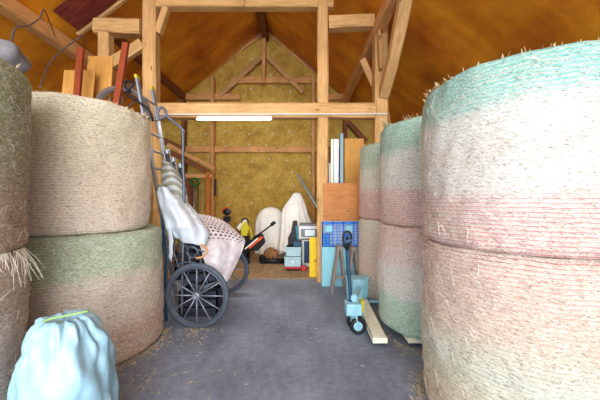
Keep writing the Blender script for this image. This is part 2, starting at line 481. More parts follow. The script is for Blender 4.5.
timber('timber_strut', P(378, 28, 5.02), P(380, 70, 5.02), .04, .16, 'timber', 'flat pale batten nailed to the face of the right post', 'batten', seed=24)
timber('cross_beam', (FX(97), YFm, FZ(28)), (FX(143), YFm, FZ(29)), .24, .27, 'timber', 'short knotty beam left of the thick post with its end grain showing', 'beam', seed=15, rough=.03)
timber('timber_post', (FX(106), YFm+.0, FZ(34.5)), (FX(106), YFm+.0, 0), .2, .2, 'timber', 'short pale post under the knotty beam, behind the orange boards', 'post', seed=16)
timber('timber_brace', (FX(158), YFm, FZ(34)), (FX(166.5), YFm, FZ(9)), .14, .12, 'timber', 'short knee brace between the thick left post and the collar beams', 'brace', seed=27)
timber('timber_brace', (FX(143), YFm, FZ(44)), (FX(112), YFm, FZ(64)), .12, .2, 'timber', 'diagonal pale brace below the short knotty beam on the left', 'brace', seed=17)
# rafter and open roof patch
def rf(X, dz=0, sl=SL): return RZ-sl*abs(X-RX)+dz
timber('roof_rafter', (-4.2, 5.3, rf(-4.2, -.06)), (-1.3, 5.3, rf(-1.3, -.06)), .07, .07, 'timber', 'narrow pale rafter beside the dark red roof patch', 'rafter', seed=18)
mb = MB()
for i in range(3):
    y0 = 4.68+i*.18
    mb.prism([(-4.14, y0+.004, rf(-4.14, -.07)), (-3.1, y0+.004, rf(-3.1, -.07)), (-3.1, y0+.176, rf(-3.1, -.07)), (-4.14, y0+.176, rf(-4.14, -.07))], (.01, 0, .02))
tag(obj('roof_hatch', mb, 'darkred', loc=(-3.6, 4.8, rf(-3.6))), 'dark red boarded patch in the orange roof at upper left', 'hatch')
# conduit on the beam and tube lamp
mb = MB().tube([(FX(162), YFm-.16, FZ(117)), (FX(385), YFm-.16, FZ(116.5))], .011, 8)
tag(obj('cable_conduit', mb, 'white', loc=(FX(162), YFm-.16, FZ(117))), 'thin white conduit running along the long beam', 'conduit')
lp = thing('tube_lamp', (FX(234), YFm-.2, FZ(119)), 'lit fluorescent tube lamp hanging under the long pale beam', 'lamp')
x0, x1 = P(199, 0, 5.01).x, P(270, 0, 5.01).x; zt = P(0, 119, 5.01).z
obj('housing', MB().box((x0-.03, YFm-.2, zt+.02), (x1+.03, YFm-.14, zt+.05)), 'white', lp, bevel=.004)
obj('tube', MB().tube([(x0, YFm-.19, zt), (x1, YFm-.19, zt)], .022, 14), 'glow', lp, smooth=True)
for xx in (x0-.02, x1+.02):
    obj('end_cap', MB().box((xx-.015, YFm-.21, zt-.025), (xx+.015, YFm-.17, zt+.025)), 'white', lp, bevel=.004)

# ------------------------------------------------------------------ bales
GB = 'net wrapped straw bales in stacks'
def bale(cx, cy, z0, R, H, m, label, seed, tufts=40, strands=300, top_tuft=None, lean=(0, 0)):
    root = thing('straw_bale', (cx, cy, z0), label, 'bale', GB)
    mb = MB(); n = 120; prof = []
    e = .055
    for k in range(7): a = PI/2*k/6; prof.append((R-e+e*math.sin(a), e-e*math.cos(a)))
    K = 34
    for k in range(1, K): prof.append((R, e+(H-2*e)*k/K))
    for k in range(7): a = PI/2*k/6; prof.append((R-e+e*math.cos(a), H-e+e*math.sin(a)))
    prof = [(.02, 0), (R*.5, 0)]+prof+[(R*.8, H-.004), (R*.5, H-.008), (.02, H-.01)]
    def disp(a, z):
        v = Vector((math.cos(a)*1.3, math.sin(a)*1.3, z*1.5+seed*5))
        d = .022*noise.noise(v)+.010*noise.noise(v*4)+.005*noise.noise(Vector((v.x*9, v.y*9, z*16)))
        return d+.004*noise.noise(Vector((v.x*3, v.y*3, z*40)))+.012*math.sin(PI*z/H)
    for r, h in prof:
        for k in range(n):
            a = 2*PI*k/n; q = r+(disp(a, h)*min(1, r/R)**3 if r > R*.6 else 0)
            hh = h+(.012*noise.noise(Vector((math.cos(a)*3, math.sin(a)*3, seed))) if h > H*.9 else 0)
            mb.v.append(Vector((cx+q*math.cos(a)+lean[0]*h, cy+q*math.sin(a)+lean[1]*h, z0+hh)))
    for i in range(len(prof)-1):
        for k in range(n):
            l = (k+1) % n; mb.f.append((i*n+k, i*n+l, (i+1)*n+l, (i+1)*n+k))
    mb.f.append(tuple(reversed(range(n)))); mb.f.append(tuple((len(prof)-1)*n+k for k in range(n)))
    obj('wrapped_straw', mb, m, root, smooth=True)
    # loose straw: strands caught on the net and tufts at the rims
    rnd = random.Random(seed); sb = MB()
    cam = math.atan2(-cy, -cx)
    def blade(p, q, w):
        p = Vector(p); q = Vector(q); d = (q-p).normalized(); s = d.cross(Vector((rnd.random()-.5, rnd.random()-.5, rnd.random()-.5))).normalized()*w
        mid = (p+q)/2+Vector((0, 0, rnd.uniform(-.006, .006)))
        t = s.cross(d).normalized()*w
        sb.add([p-s, p+s, p+t, mid-s*.8, mid+s*.8, mid+t, q-s*.3, q+s*.3, q+t*.3], [(0, 1, 4, 3), (1, 2, 5, 4), (2, 0, 3, 5), (3, 4, 7, 6), (4, 5, 8, 7), (5, 3, 6, 8), (6, 7, 8), (2, 1, 0)])
    for i in range(strands):
        a = cam+rnd.uniform(-1.7, 1.7); z = rnd.uniform(.05, H-.05); ln = rnd.uniform(.02, .10); th = rnd.gauss(0, .7)
        rr = R+disp(a, z)+.003
        a2 = a+ln*math.cos(th)/R; z2 = min(H-.03, max(.03, z+ln*math.sin(th))); r2 = R+disp(a2, z2)+rnd.uniform(.001, .012)
        blade((cx+rr*math.cos(a), cy+rr*math.sin(a), z0+z), (cx+r2*math.cos(a2), cy+r2*math.sin(a2), z0+z2), rnd.uniform(.0007, .0016))
    if sb.v: tag(obj('loose_straw', sb, 'fibre', root), 'pale strands poking through the net', kind='stuff')
    sb = MB()
    for i in range(tufts):
        a = cam+rnd.uniform(-1.9, 1.9); rr = R-rnd.uniform(.0, .06)
        for q in range(rnd.choice((1, 1, 3, 5))):
            ln = rnd.uniform(.015, .045)
            p = Vector((cx+rr*math.cos(a), cy+rr*math.sin(a), z0+H-.015)); a += rnd.uniform(-.02, .02)
            blade(p, p+Vector((math.cos(a)*rnd.uniform(-.3, .9), math.sin(a)*rnd.uniform(-.3, .9), rnd.uniform(.05, .9)))*ln, rnd.uniform(.0015, .004))
    if top_tuft:
        for (ang, dens, L, down) in top_tuft:
            for q in range(dens):
                a = ang+rnd.gauss(0, .05); rr = R+.0
                p = Vector((cx+rr*math.cos(a), cy+rr*math.sin(a), z0+(H-.02)))
                d = Vector((math.cos(a)*rnd.uniform(.05, .5), math.sin(a)*rnd.uniform(.05, .5), rnd.uniform(-1, -.5) if down else rnd.uniform(.3, 1)))
                d += Vector((rnd.uniform(-.4, .4), rnd.uniform(-.4, .4), 0))
                blade(p, p+d*L*rnd.uniform(.5, 1.1), rnd.uniform(.0015, .003))
    if sb.v: tag(obj('straw_tuft', sb, 'straw', root), 'tan straw tufts standing up from the upper rim', kind='stuff')
    return root

cr = (232, 222, 196)
# right front stack
bm1 = bale_mat('wrap_turquoise_white_pink', 1.16, [(0, (236, 206, 200)), (.22, (236, 214, 208)), (.32, (232, 230, 228)), (.7, (232, 236, 234)), (.78, (170, 222, 214)), (1, (128, 208, 200))],
    [(0, (212, 110, 120), .8), (.26, (214, 116, 128), .75), (.36, (236, 232, 230), .4), (.5, (226, 160, 160), .45), (.58, (240, 240, 238), .4), (.68, (232, 238, 238), .4), (.74, (96, 200, 190), .8), (1, (70, 190, 182), .9)], seed=1)
bm2 = bale_mat('wrap_pink_tan', 1.2, [(0, (222, 186, 134)), (.25, (226, 202, 160)), (.42, (214, 220, 202)), (.6, (228, 206, 184)), (1, (234, 204, 194))],
    [(0, (232, 210, 170), .4), (.3, (150, 206, 180), .4), (.5, (232, 224, 206), .4), (.62, (222, 140, 130), .5), (.95, (214, 120, 120), .7), (1, (150, 80, 80), .7)], seed=2)
RFX, RFY, RFR = 1.53, 1.97, .6
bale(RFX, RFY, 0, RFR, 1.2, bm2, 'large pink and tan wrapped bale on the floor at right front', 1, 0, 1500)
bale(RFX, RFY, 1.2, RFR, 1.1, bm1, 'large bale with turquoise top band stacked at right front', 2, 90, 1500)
# right middle stack
bm3 = bale_mat('wrap_green_white_rose', 1.12, [(0, (228, 190, 186)), (.3, (226, 196, 192)), (.4, (224, 226, 222)), (.66, (222, 230, 226)), (.76, (150, 206, 190)), (1, (150, 208, 196))],
    [(0, (200, 100, 110), .8), (.3, (206, 112, 120), .8), (.4, (230, 230, 228), .4), (.68, (230, 236, 236), .4), (.78, (104, 190, 170), .7), (1, (110, 196, 178), .7)], seed=3)
bm4 = bale_mat('wrap_rose_white_mint', 1.15, [(0, (184, 222, 204)), (.3, (202, 228, 216)), (.34, (232, 234, 234)), (.6, (234, 230, 230)), (.66, (232, 204, 198)), (1, (228, 196, 190))],
    [(0, (90, 190, 160), .9), (.3, (100, 194, 166), .9), (.38, (232, 234, 234), .4), (.62, (234, 228, 226), .4), (.75, (224, 190, 186), .4), (1, (210, 130, 130), .6)], seed=4)
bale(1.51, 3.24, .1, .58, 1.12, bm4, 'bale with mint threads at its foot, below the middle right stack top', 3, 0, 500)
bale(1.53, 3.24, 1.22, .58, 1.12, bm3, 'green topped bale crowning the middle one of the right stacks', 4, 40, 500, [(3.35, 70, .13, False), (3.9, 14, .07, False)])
# right back stack
bm5 = bale_mat('wrap_sage_white_brick', 1.12, [(0, (222, 176, 160)), (.32, (222, 182, 168)), (.42, (216, 212, 198)), (.66, (206, 212, 194)), (.74, (150, 188, 160)), (1, (160, 196, 170))],
    [(0, (190, 90, 90), .8), (.34, (196, 100, 96), .8), (.44, (226, 224, 214), .3), (.7, (206, 214, 200), .3), (.8, (130, 180, 150), .5), (1, (140, 190, 160), .5)], seed=5)
bm6 = bale_mat('wrap_beige_grey', 1.2, [(0, (200, 192, 178)), (.4, (224, 186, 164)), (1, (206, 204, 190))],
    [(0, (226, 222, 210), .3), (1, (226, 222, 210), .3)], seed=6)
bale(1.53, 4.45, 0, .57, 1.2, bm6, 'plain beige bale on the floor in the farthest right stack', 5, 0, 200)
bale(1.53, 4.45, 1.2, .57, 1.14, bm5, 'sage topped bale crowning the farthest right stack', 6, 30, 200)
# left big stack
bm7 = bale_mat('wrap_cream', 1.2, [(0, (232, 210, 186)), (.25, (240, 212, 184)), (.5, (242, 220, 186)), (.8, (242, 230, 184)), (1, (246, 238, 206))],
    [(0, (228, 214, 196), .35), (.5, (236, 228, 210), .35), (1, (240, 236, 218), .35)], seed=7)
bm8 = bale_mat('wrap_green_orange', 1.2, [(0, (206, 150, 104)), (.12, (214, 180, 150)), (.24, (216, 160, 130)), (.36, (224, 196, 172)), (.62, (230, 208, 190)), (.72, (176, 194, 150)), (1, (170, 192, 156))],
    [(0, (200, 120, 90), .5), (.25, (206, 120, 96), .5), (.4, (232, 216, 200), .3), (.66, (232, 216, 200), .3), (.74, (130, 180, 140), .6), (1, (140, 186, 150), .5)], seed=8)
LX, LY = -2.2, 2.92
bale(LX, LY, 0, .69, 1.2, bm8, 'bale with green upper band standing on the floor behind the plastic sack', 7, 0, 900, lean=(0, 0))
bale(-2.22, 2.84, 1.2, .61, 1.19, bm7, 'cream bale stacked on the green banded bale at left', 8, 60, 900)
# left front stack
bm9 = bale_mat('wrap_moss', 1.16, [(0, (176, 126, 84)), (.3, (156, 122, 76)), (.5, (134, 136, 66)), (1, (146, 158, 78))],
    [(0, (190, 150, 120), .4), (.5, (170, 160, 120), .3), (.7, (90, 150, 110), .4), (1, (110, 170, 130), .5)], seed=9)
bm10 = bale_mat('wrap_mauve_grey', 1.18, [(0, (120, 180, 150)), (.2, (150, 180, 160)), (.4, (204, 192, 190)), (.8, (206, 180, 166)), (1, (190, 150, 112))],
    [(0, (80, 170, 130), .6), (.3, (210, 204, 200), .4), (1, (210, 180, 160), .4)], seed=10)
bale(-2.28, 1.52, 0, .56, 1.18, bm10, 'mauve grey bale on the floor at the far left edge', 9, 0, 500)
bale(-2.27, 1.5, 1.18, .585, 1.14, bm9, 'moss coloured bale on top of its stack at the left edge', 10, 40, 500)
# straw beard at the seam
rnd = random.Random(3); sb = MB()
for i in range(60):
    a = rnd.uniform(.0, .62); c0 = Vector((-2.28+.57*math.cos(a), 1.52+.57*math.sin(a), 1.19))
    L = rnd.uniform(.05, .24)*(1 if abs(a-.5) < .25 else .5)
    d = Vector((rnd.uniform(-.3, .7), rnd.uniform(-.5, .4), -1)).normalized()
    sb.tube([c0, c0+d*L*.5+Vector((.02, -.01, .01)), c0+d*L+Vector((.015, -.01, 0))], [.0014, .0012, .0005], 4)
tag(obj('straw_beard', sb, 'fibre', loc=(-1.8, 1.7, 1.1)), 'frayed straw hanging from the seam of the left edge bale stack', 'straw', kind='stuff')
# hidden back-left stack that carries the boards
bale(-3.12, 4.25, 0, .6, 1.26, bm8, 'bale on the floor behind the cream bale stack', 11, 0, 0)
bale(-3.12, 4.25, 1.26, .6, 1.26, bm7, 'bale carrying the orange boards behind the cream bale', 12, 0, 0)

# ------------------------------------------------------------------ on the left stacks
zt = 2.52
def board(name, corners, Y, dz, m, label, cat='board', th=.02, z0=zt):
    """leaning board: image corners (xl, xr, ytop), foot on z0"""
    xl, xr, yt = corners
    a = P(xl, yt, Y); b = P(xr, yt, Y); zt_ = a.z
    lo_y = Y-dz
    poly = [(a.x, lo_y, z0), (b.x, lo_y, z0), (b.x, Y, zt_), (a.x, Y, zt_)]
    o = obj(name, MB().prism(poly, (0, th, 0)), m, loc=((a.x+b.x)/2, lo_y, z0), bevel=.003)
    return tag(o, label, cat)
board('wooden_board', (88, 113, 56), 4.62, .12, 'ply_y', 'wide orange board standing on the bales behind, under the short beam')
board('wooden_board', (64, 95, 70), 4.42, .12, 'ply_y', 'low orange board left of the wide one, crossed by a red batten')
def stick(name, a, b, w, h, m, label, cat):
    o = obj(name, MB().bar(a, b, w, h, (0, 1, 0)), m, loc=b, bevel=.004); return tag(o, label, cat)
stick('red_batten', P(81, 48, 4.2), P(75.5, 92, 4.1)-Vector((0.02, 0, .6)) , .09, .05, 'timber_red', 'red brown batten leaning on the low orange board', 'batten')
stick('red_batten', P(126, 43, 4.02), Vector((-2.64, 3.95, zt)), .085, .05, 'timber_red', 'red brown batten standing before the old wheel behind the cream bale', 'batten')
def spoked_wheel(parent, c, R, ax, r, n, hub, mt='tyre', ms='steel', solo=None):
    ax = Vector(ax).normalized(); u = ax.orthogonal().normalized(); w = ax.cross(u)
    obj('tyre', MB().ring(c, R-r, r, ax, 64, 12), mt, parent, smooth=True)
    obj('rim', MB().ring(c, R-2*r-.004, .010, ax, 64, 8, 1.8), 'steel_d', parent, smooth=True)
    hb = obj('hub', MB().lathe(c, [(hub*.45, -.075), (hub*.6, -.07), (hub*.7, -.05), (hub, -.04), (hub, .03), (hub*.6, .05), (hub*.5, .08)], ax, 24), ms, parent, bevel=.003)
    obj('hub_cap', MB().lathe(Vector(c)-ax*.08, [(hub*.3, -.012), (hub*.42, 0), (hub*.42, .01)], ax, 16), ms, hb)
    for k in range(n):
        a = 2*PI*k/n+.0; d = u*math.cos(a)+w*math.sin(a)
        obj('spoke', MB().tube([Vector(c)+d*hub*.8, Vector(c)+d*(R-2*r)], [.009, .007], 8), ms, parent, smooth=True)
wz = P(122, 101, 4.5)
ow = thing('old_wheel', (wz.x, wz.y, zt), 'old grey spoked wheel half hidden behind the cream bale top', 'wheel')
wz.z = zt+.4
spoked_wheel(ow, wz, .42, (.25, -1, 0), .036, 8, .05, 'old_grey', 'steel_d')
# black hose over the ladder
pts = [P(131, 92, 3.95), P(126, 88, 3.95), P(125, 83, 3.95), P(129, 81, 3.93), P(133, 84, 3.93), P(128, 90, 3.92), P(128, 95, 3.9), P(134, 99, 3.9), P(140, 103, 3.9), P(147, 108, 3.9), P(151, 114, 3.9), P(153, 121, 3.95)]
def smooth_pts(pts, k=5):
    out = []; n = len(pts)
    for i in range(n-1):
        a, b, c, d = pts[max(i-1, 0)], pts[i], pts[i+1], pts[min(i+2, n-1)]
        for j in range(k):
            t = j/k; out.append(.5*((2*b)+(-a+c)*t+(2*a-5*b+4*c-d)*t*t+(-a+3*b-3*c+d)*t**3))
    return out+[pts[-1]]
tag(obj('black_hose', MB().tube(smooth_pts(pts), .018, 8), 'black', loc=pts[-1], smooth=True), 'black looped hose hung over the ladder top', 'hose')
# ladder
ld = thing('ladder', (-1.72, 4.1, 0), 'aluminium ladder leaning left between the cream bale and the cart', 'ladder')
top = Vector((-2.3, 0, 3.24)); bot = Vector((-1.72, 0, 0))
for yy in (3.95, 4.36):
    a = bot+Vector((0, yy, 0)); b = top+Vector((0, yy, 0))
    obj('rail', MB().bar(a, b, .028, .075), 'alu', ld, bevel=.003)
    obj('rail_cap', MB().bar(b-(b-a).normalized()*.03, b+(b-a).normalized()*.02, .034, .082), 'yellow2', ld, bevel=.003)
for k in range(12):
    t = .05+k*.079; q = bot.lerp(top, t)
    obj('rung', MB().tube([q+Vector((0, 3.95, 0)), q+Vector((0, 4.36, 0))], .016, 10), 'alu', ld, smooth=True)
# grey bundle on left edge stack
mb = MB(); cN = Vector((-1.93, 1.8, 2.32+.095)); n = 32
pr = [(.0, .001)]+[(math.sin(PI*k/14), .5-.5*math.cos(PI*k/14)) for k in range(1, 14)]+[(.0, 1)]
for r, h in pr:
    for k in range(n):
        a = 2*PI*k/n; v = Vector((math.cos(a), math.sin(a), h)); d = 1+.28*noise.noise(v*1.3+Vector((r, 2, 0)))+.08*noise.noise(v*4)
        mb.v.append(Vector((cN.x+.15*r**.7*d*math.cos(a), cN.y+.12*r**.7*d*math.sin(a), 2.315+.2*h*(.9+.1*d))))
for i in range(len(pr)-1):
    for k in range(n):
        l = (k+1) % n; mb.f.append((i*n+k, i*n+l, (i+1)*n+l, (i+1)*n+k))
tag(obj('canvas_bundle', mb, 'stone', loc=(cN.x, cN.y, 2.315), smooth=True), 'small grey bundle lying on the moss coloured bale', 'bundle')
# loose cables under the left slope
def cable(pts, r, m, label, name='hanging_cable'):
    p = smooth_pts(pts); return tag(obj(name, MB().tube(p, r, 7), m, loc=p[0], smooth=True), label, 'cable')
cable([Vector((-4.28, 4.9, 4.35))+Vector((0, 0, 0)), P(45, 11, 3.4), P(40, 18, 3.0), P(28, 26, 2.6), P(14, 31, 2.3), Vector((-2.15, 2.05, 2.33))], .007, 'steel_d', 'grey cable drooping past the purlin above the grey bundle')
cable([Vector((-4.3, 5.5, 4.25)), P(84, 37, 4.4), P(72, 43, 4.2), P(60, 52, 4.0), P(48, 66, 3.85), P(40, 88, 3.6)], .008, 'steel_d', 'grey cable hanging in front of the roof above the low orange board')

# ------------------------------------------------------------------ plastic sack
sk = thing('plastic_sack', (-1.37, 1.62, 0), 'pale blue tied plastic sack on the floor before the left bales', 'sack')
mb = MB(); n = 96
prof = [(.22, .0), (.27, .015), (.30, .06), (.315, .13), (.315, .2), (.315, .28), (.315, .36), (.31, .44), (.295, .52), (.27, .60), (.235, .68), (.20, .74), (.175, .785), (.155, .81), (.12, .825), (.07, .815), (.01, .80)]
fine = []
for i in range(len(prof)-1):
    for j in range(3):
        t = j/3; fine.append((.86*(prof[i][0]*(1-t)+prof[i+1][0]*t), prof[i][1]*(1-t)+prof[i+1][1]*t))
fine.append(prof[-1])
for r, h in fine:
    for k in range(n):
        a = 2*PI*k/n; v = Vector((math.cos(a)*1.5, math.sin(a)*1.5, h*2.6))
        up = max(0, (h-.5)/.3)
        d = .045*noise.noise(v)+.022*(noise.noise(v*2.6))+.012*abs(noise.noise(v*6))+up*.026*math.sin(a*15+4*noise.noise(v*2))*(1-.3*up)+.006*math.sin(a*9+h*24)
        q = r*(1+(.0 if r < .05 else d/r)) if r > .05 else r
        sx = 0.94
        tail = .05*max(0, math.cos(a-.1))*max(0, 1-h/.35)
        mb.v.append(Vector((-1.36+(q*sx+tail)*math.cos(a)-.0*up, 1.62+q*.84*math.sin(a), h+.012*noise.noise(v*2)*(1 if h > .7 else 0))))
for i in range(len(fine)-1):
    for k in range(n):
        l = (k+1) % n; mb.f.append((i*n+k, i*n+l, (i+1)*n+l, (i+1)*n+k))
mb.f.append(tuple(reversed(range(n))))
obj('sack_body', mb, 'bag', sk, smooth=True)
pts = [P(42, 323, 1.56), P(50, 319, 1.52), P(62, 316.5, 1.49), P(76, 313.5, 1.49), P(88, 311, 1.52)]
obj('drawstring', MB().tube(smooth_pts(pts), .005, 6), 'cord', sk, smooth=True)

# ------------------------------------------------------------------ cart
CX, CY0, CY1, CR = -1.205, 3.27, 4.5, .384
ct = thing('farm_cart', (CX, (CY0+CY1)/2, 0), 'two wheeled cart with spoked rubber wheels beside the cream bale', 'cart')
def wheel_grp(c, ax):
    w = bpy.data.objects.new('cart_wheel', None); C.objects.link(w); w.parent = ct; w.location = Vector(c)-wloc(ct)
    spoked_wheel_sub(w, c, ax)
def spoked_wheel_sub(parent, c, ax):
    ax = Vector(ax).normalized(); u = Vector((1, 0, 0)); u = (u-ax*u.dot(ax)).normalized(); w = ax.cross(u)
    R = CR; r = .03; hub = .045
    obj('tyre', MB().ring(c, R-r, r, ax, 72, 12), 'tyre', parent, smooth=True)
    obj('rim', MB().ring(c, R-2*r-.003, .009, ax, 72, 8, 1.9), 'steel_d', parent, smooth=True)
    obj('hub', MB().lathe(c, [(.02, -.075), (.028, -.07), (.03, -.045), (hub, -.035), (hub, .03), (.03, .05), (.03, .08)][::1], ax, 24), 'alu', parent, bevel=.003)
    for k in range(12):
        a = 2*PI*k/12; d = u*math.cos(a)+w*math.sin(a)
        obj('spoke', MB().tube([Vector(c)+d*.035, Vector(c)+d*(R-2*r)], [.008, .0065], 8), 'alu', parent, smooth=True)
wheel_grp((CX, CY0, CR), (.06, 1, 0)); wheel_grp((CX+.0, CY1, CR), (.0, 1, 0))
obj('axle', MB().tube([(CX, CY0+.05, CR), (CX, CY1-.05, CR)], .02, 12), 'iron', ct, smooth=True)
bx0, bx1, by0, by1 = -1.58, -1.06, 3.52, 4.3
fr = MB()
for yy in (by0, by1): fr.bar((bx0-.0, yy, .52), (bx1, yy, .52), .04, .05)
for xx in (bx0, CX-.1, CX+.1, bx1): fr.bar((xx, by0, .5), (xx, by1, .5), .04, .04)
for yy in (by0+.02, by1-.02):
    fr.bar((CX-.22, yy, .5), (CX, yy, CR+.02), .03, .02); fr.bar((CX+.22, yy, .5), (CX, yy, CR+.02), .03, .02)
obj('chassis', fr, 'iron', ct, bevel=.003)
tray = MB().box((bx0, by0, .545), (bx1, by1, .57))
for i in range(3):
    z = .6+i*.085; tray.box((bx0, by0, z), (bx1, by0+.015, z+.06)); tray.box((bx0, by1-.015, z), (bx1, by1, z+.06)); tray.box((bx1-.015, by0, z), (bx1, by1, z+.06))
for xx in (bx0, -1.3, bx1-.03):
    tray.box((xx, by0+.0, .55), (xx+.03, by0+.03, .86))
obj('cart_body', tray, 'iron', ct)
sp = MB()
for yy in (by0-.1,):
    for k in range(4):
        w = .24-.04*k
        sp.tube([(CX-w, yy, .52-.018*k), (CX, yy, .44-.018*k+.0), (CX+w, yy, .52-.018*k)], .008, 6)
obj('leaf_spring', sp, 'steel_d', ct, smooth=True)
# folded chair frames / rods heaped on the cart
def rods(label, segs, r, m, name='metal_frame', cat='frame'):
    mb = MB()
    for s_ in segs: mb.tube(smooth_pts([Vector(q) for q in s_], 6), r, 8)
    return tag(obj(name, mb, m, loc=segs[0][0], smooth=True), label, cat)
rods('tangled dark steel rods heaped on the cart under the white film',
     [[P(166, 236, 3.45), P(168, 260, 3.42), P(166, 285, 3.42)], [P(176, 236, 3.45), P(174, 250, 3.4), P(180, 272, 3.4)], [P(184, 240, 3.45), P(190, 262, 3.4), P(184, 285, 3.42)],
      [P(166, 250, 3.42), P(186, 246, 3.4), P(204, 252, 3.42)], [P(196, 243, 3.5), P(201, 262, 3.42), P(208, 285, 3.42)], [P(168, 268, 3.42), P(188, 262, 3.38), P(212, 268, 3.42)],
      [P(186, 252, 3.38), P(192, 246, 3.38), P(198, 252, 3.38), P(192, 258, 3.38), P(186, 252, 3.38)]], .009, 'steel_d')
cl = thing('tool_crate', (-1.3, 3.62, 0), 'dark open crate of scrap metal on the floor under the cart', 'crate')
cb2 = MB()
for i in range(3): z = .02+i*.11; cb2.box((-1.56, 3.6, z), (-1.06, 3.62, z+.09)).box((-1.56, 4.0, z), (-1.06, 4.02, z+.09)).box((-1.56, 3.6, z), (-1.54, 4.02, z+.09)).box((-1.08, 3.6, z), (-1.06, 4.02, z+.09))
cb2.box((-1.56, 3.6, 0), (-1.06, 4.02, .02))
obj('crate_slats', cb2, 'iron', cl)
rr = random.Random(5); mbq = MB()
for i in range(16):
    a = Vector((rr.uniform(-1.5, -1.12), rr.uniform(3.66, 3.96), .03)); mbq.tube([a, a+Vector((rr.uniform(-.08, .08), rr.uniform(-.05, .05), rr.uniform(.3, .42)))], .012, 6)
obj('scrap_rods', mbq, 'iron', cl)
rods('dark blue bent pipe hung down beside the cart wheel',
     [[P(163, 205, 3.42), P(163, 240, 3.46), P(166, 262, 3.46), P(164, 296, 3.46), P(167, 322, 3.5)]], .02, 'dkblue', 'bent_pipe', 'pipe')
rods('orange brown rope loop dangling at the corner of the white film', [[P(198, 244, 3.3), P(205, 247, 3.3), P(207, 252, 3.28), P(202, 257, 3.28), P(196, 258, 3.3)]], .014, 'rope', 'rope_loop', 'rope')
rods('grey tube with a hooked top rising above the cart', [[P(166, 116, 3.4), P(159, 119, 3.4), P(158, 111, 3.4), P(161, 107.5, 3.4), P(165, 110, 3.4), P(167, 116, 3.4), P(174, 122, 3.4), P(181, 128, 3.4), P(183, 135, 3.4), P(183, 165, 3.4), P(184, 200, 3.4), Vector((-1.44, 3.4, .02))]], .017, 'steel_d', 'hooked_tube', 'tube')
# grey poles with caps
for (x, y, xb, yb, lab) in ((167, 152, 176, 200, 'capped grey plastic pole nearest the ladder'), (180, 166, 188, 215, 'capped grey plastic pole right of the striped fabric'), (173, 160, 182, 206, 'capped grey plastic pole between two others')):
    Yp_ = {167: 3.62, 180: 3.82, 173: 3.72}[x]; a = P(x, y, Yp_); b = P(xb, yb, Yp_); d = (b-a).normalized(); e = b+d*((b.z-.57)/-d.z)
    po = thing('plastic_pole', e, lab, 'pole', 'capped poles on the cart')
    obj('shaft', MB().tube([a, e], .03, 12), 'steel_d', po, smooth=True)
    obj('cap', MB().tube([a-d*.03, a+d*.03], .036, 12), 'steel', po, bevel=.004)
# striped folded fabric
net = [[P(163, 160, 3.45), P(168, 162, 3.4), P(174, 168, 3.5)], [P(162, 175, 3.42), P(171, 172, 3.36), P(182, 180, 3.48)], [P(163, 190, 3.42), P(174, 185, 3.36), P(187, 196, 3.46)], [P(165, 206, 3.42), P(177, 203, 3.36), P(188, 212, 3.44)]]
tag(obj('striped_fabric', MB().patch(net, 18, 24, .01, 8), 'stripes', loc=P(165, 206, 3.42), smooth=True, solid=.02), 'folded fabric with grey and olive stripes above the white film', 'fabric')
# white film bundle
def blob(name, c, rad, m, label, cat, seed, rot=0, amp=.22, fold=10):
    mb = MB(); nu, nv = 64, 40; Rm = Matrix.Rotation(rot, 3, 'Y')
    for j in range(nv+1):
        th = PI*j/nv
        for i in range(nu):
            a = 2*PI*i/nu; v = Vector((math.sin(th)*math.cos(a), math.sin(th)*math.sin(a), math.cos(th)))
            d = 1+amp*noise.noise(v*1.6+Vector((seed, 0, 0)))+.16*abs(noise.noise(Vector((v.x*4, v.y*4, v.z*1.6+seed))))*2-.1*abs(noise.noise(v*7))+.02*math.sin(a*fold+5*v.z)
            q = Vector((v.x*rad[0]*d, v.y*rad[1]*d, v.z*rad[2]*d)); mb.v.append(Rm @ q+Vector(c))
    for j in range(nv):
        for i in range(nu):
            l = (i+1) % nu; mb.f.append((j*nu+i, j*nu+l, (j+1)*nu+l, (j+1)*nu+i))
    return tag(obj(name, mb, m, loc=c, smooth=True), label, cat)
fb_ = thing('film_bundle', P(184, 240, 3.42), 'crumpled white plastic film bundle lying on top of the cart', 'plastic sheet')
b1 = blob('film_roll', P(185, 216, 3.5), (.13, .13, .31), 'film', None, None, 3, -.66, .3)
b1.parent = fb_; b1.location = b1.location-fb_.location
net = [[P(159, 186, 3.34), P(166, 187, 3.26), P(174, 194, 3.34)], [P(158, 202, 3.32), P(174, 204, 3.2), P(190, 208, 3.4)], [P(162, 218, 3.3), P(182, 220, 3.17), P(202, 222, 3.4)], [P(167, 229, 3.3), P(186, 233, 3.18), P(208, 236, 3.38)], [P(173, 237, 3.32), P(190, 243, 3.24), P(207, 247, 3.36)]]
obj('film_flap', MB().patch(net, 30, 30, .03, 7, 2, (.012, 22)), 'film', fb_, smooth=True, solid=.004)
net = [[P(168, 228, 3.24), P(172, 229, 3.22)], [P(169, 245, 3.24), P(173, 245, 3.22)], [P(169, 258, 3.24), P(172, 262, 3.22)]]
obj('film_strip', MB().patch(net, 4, 14, .01, 12), 'film', fb_, smooth=True, solid=.003)
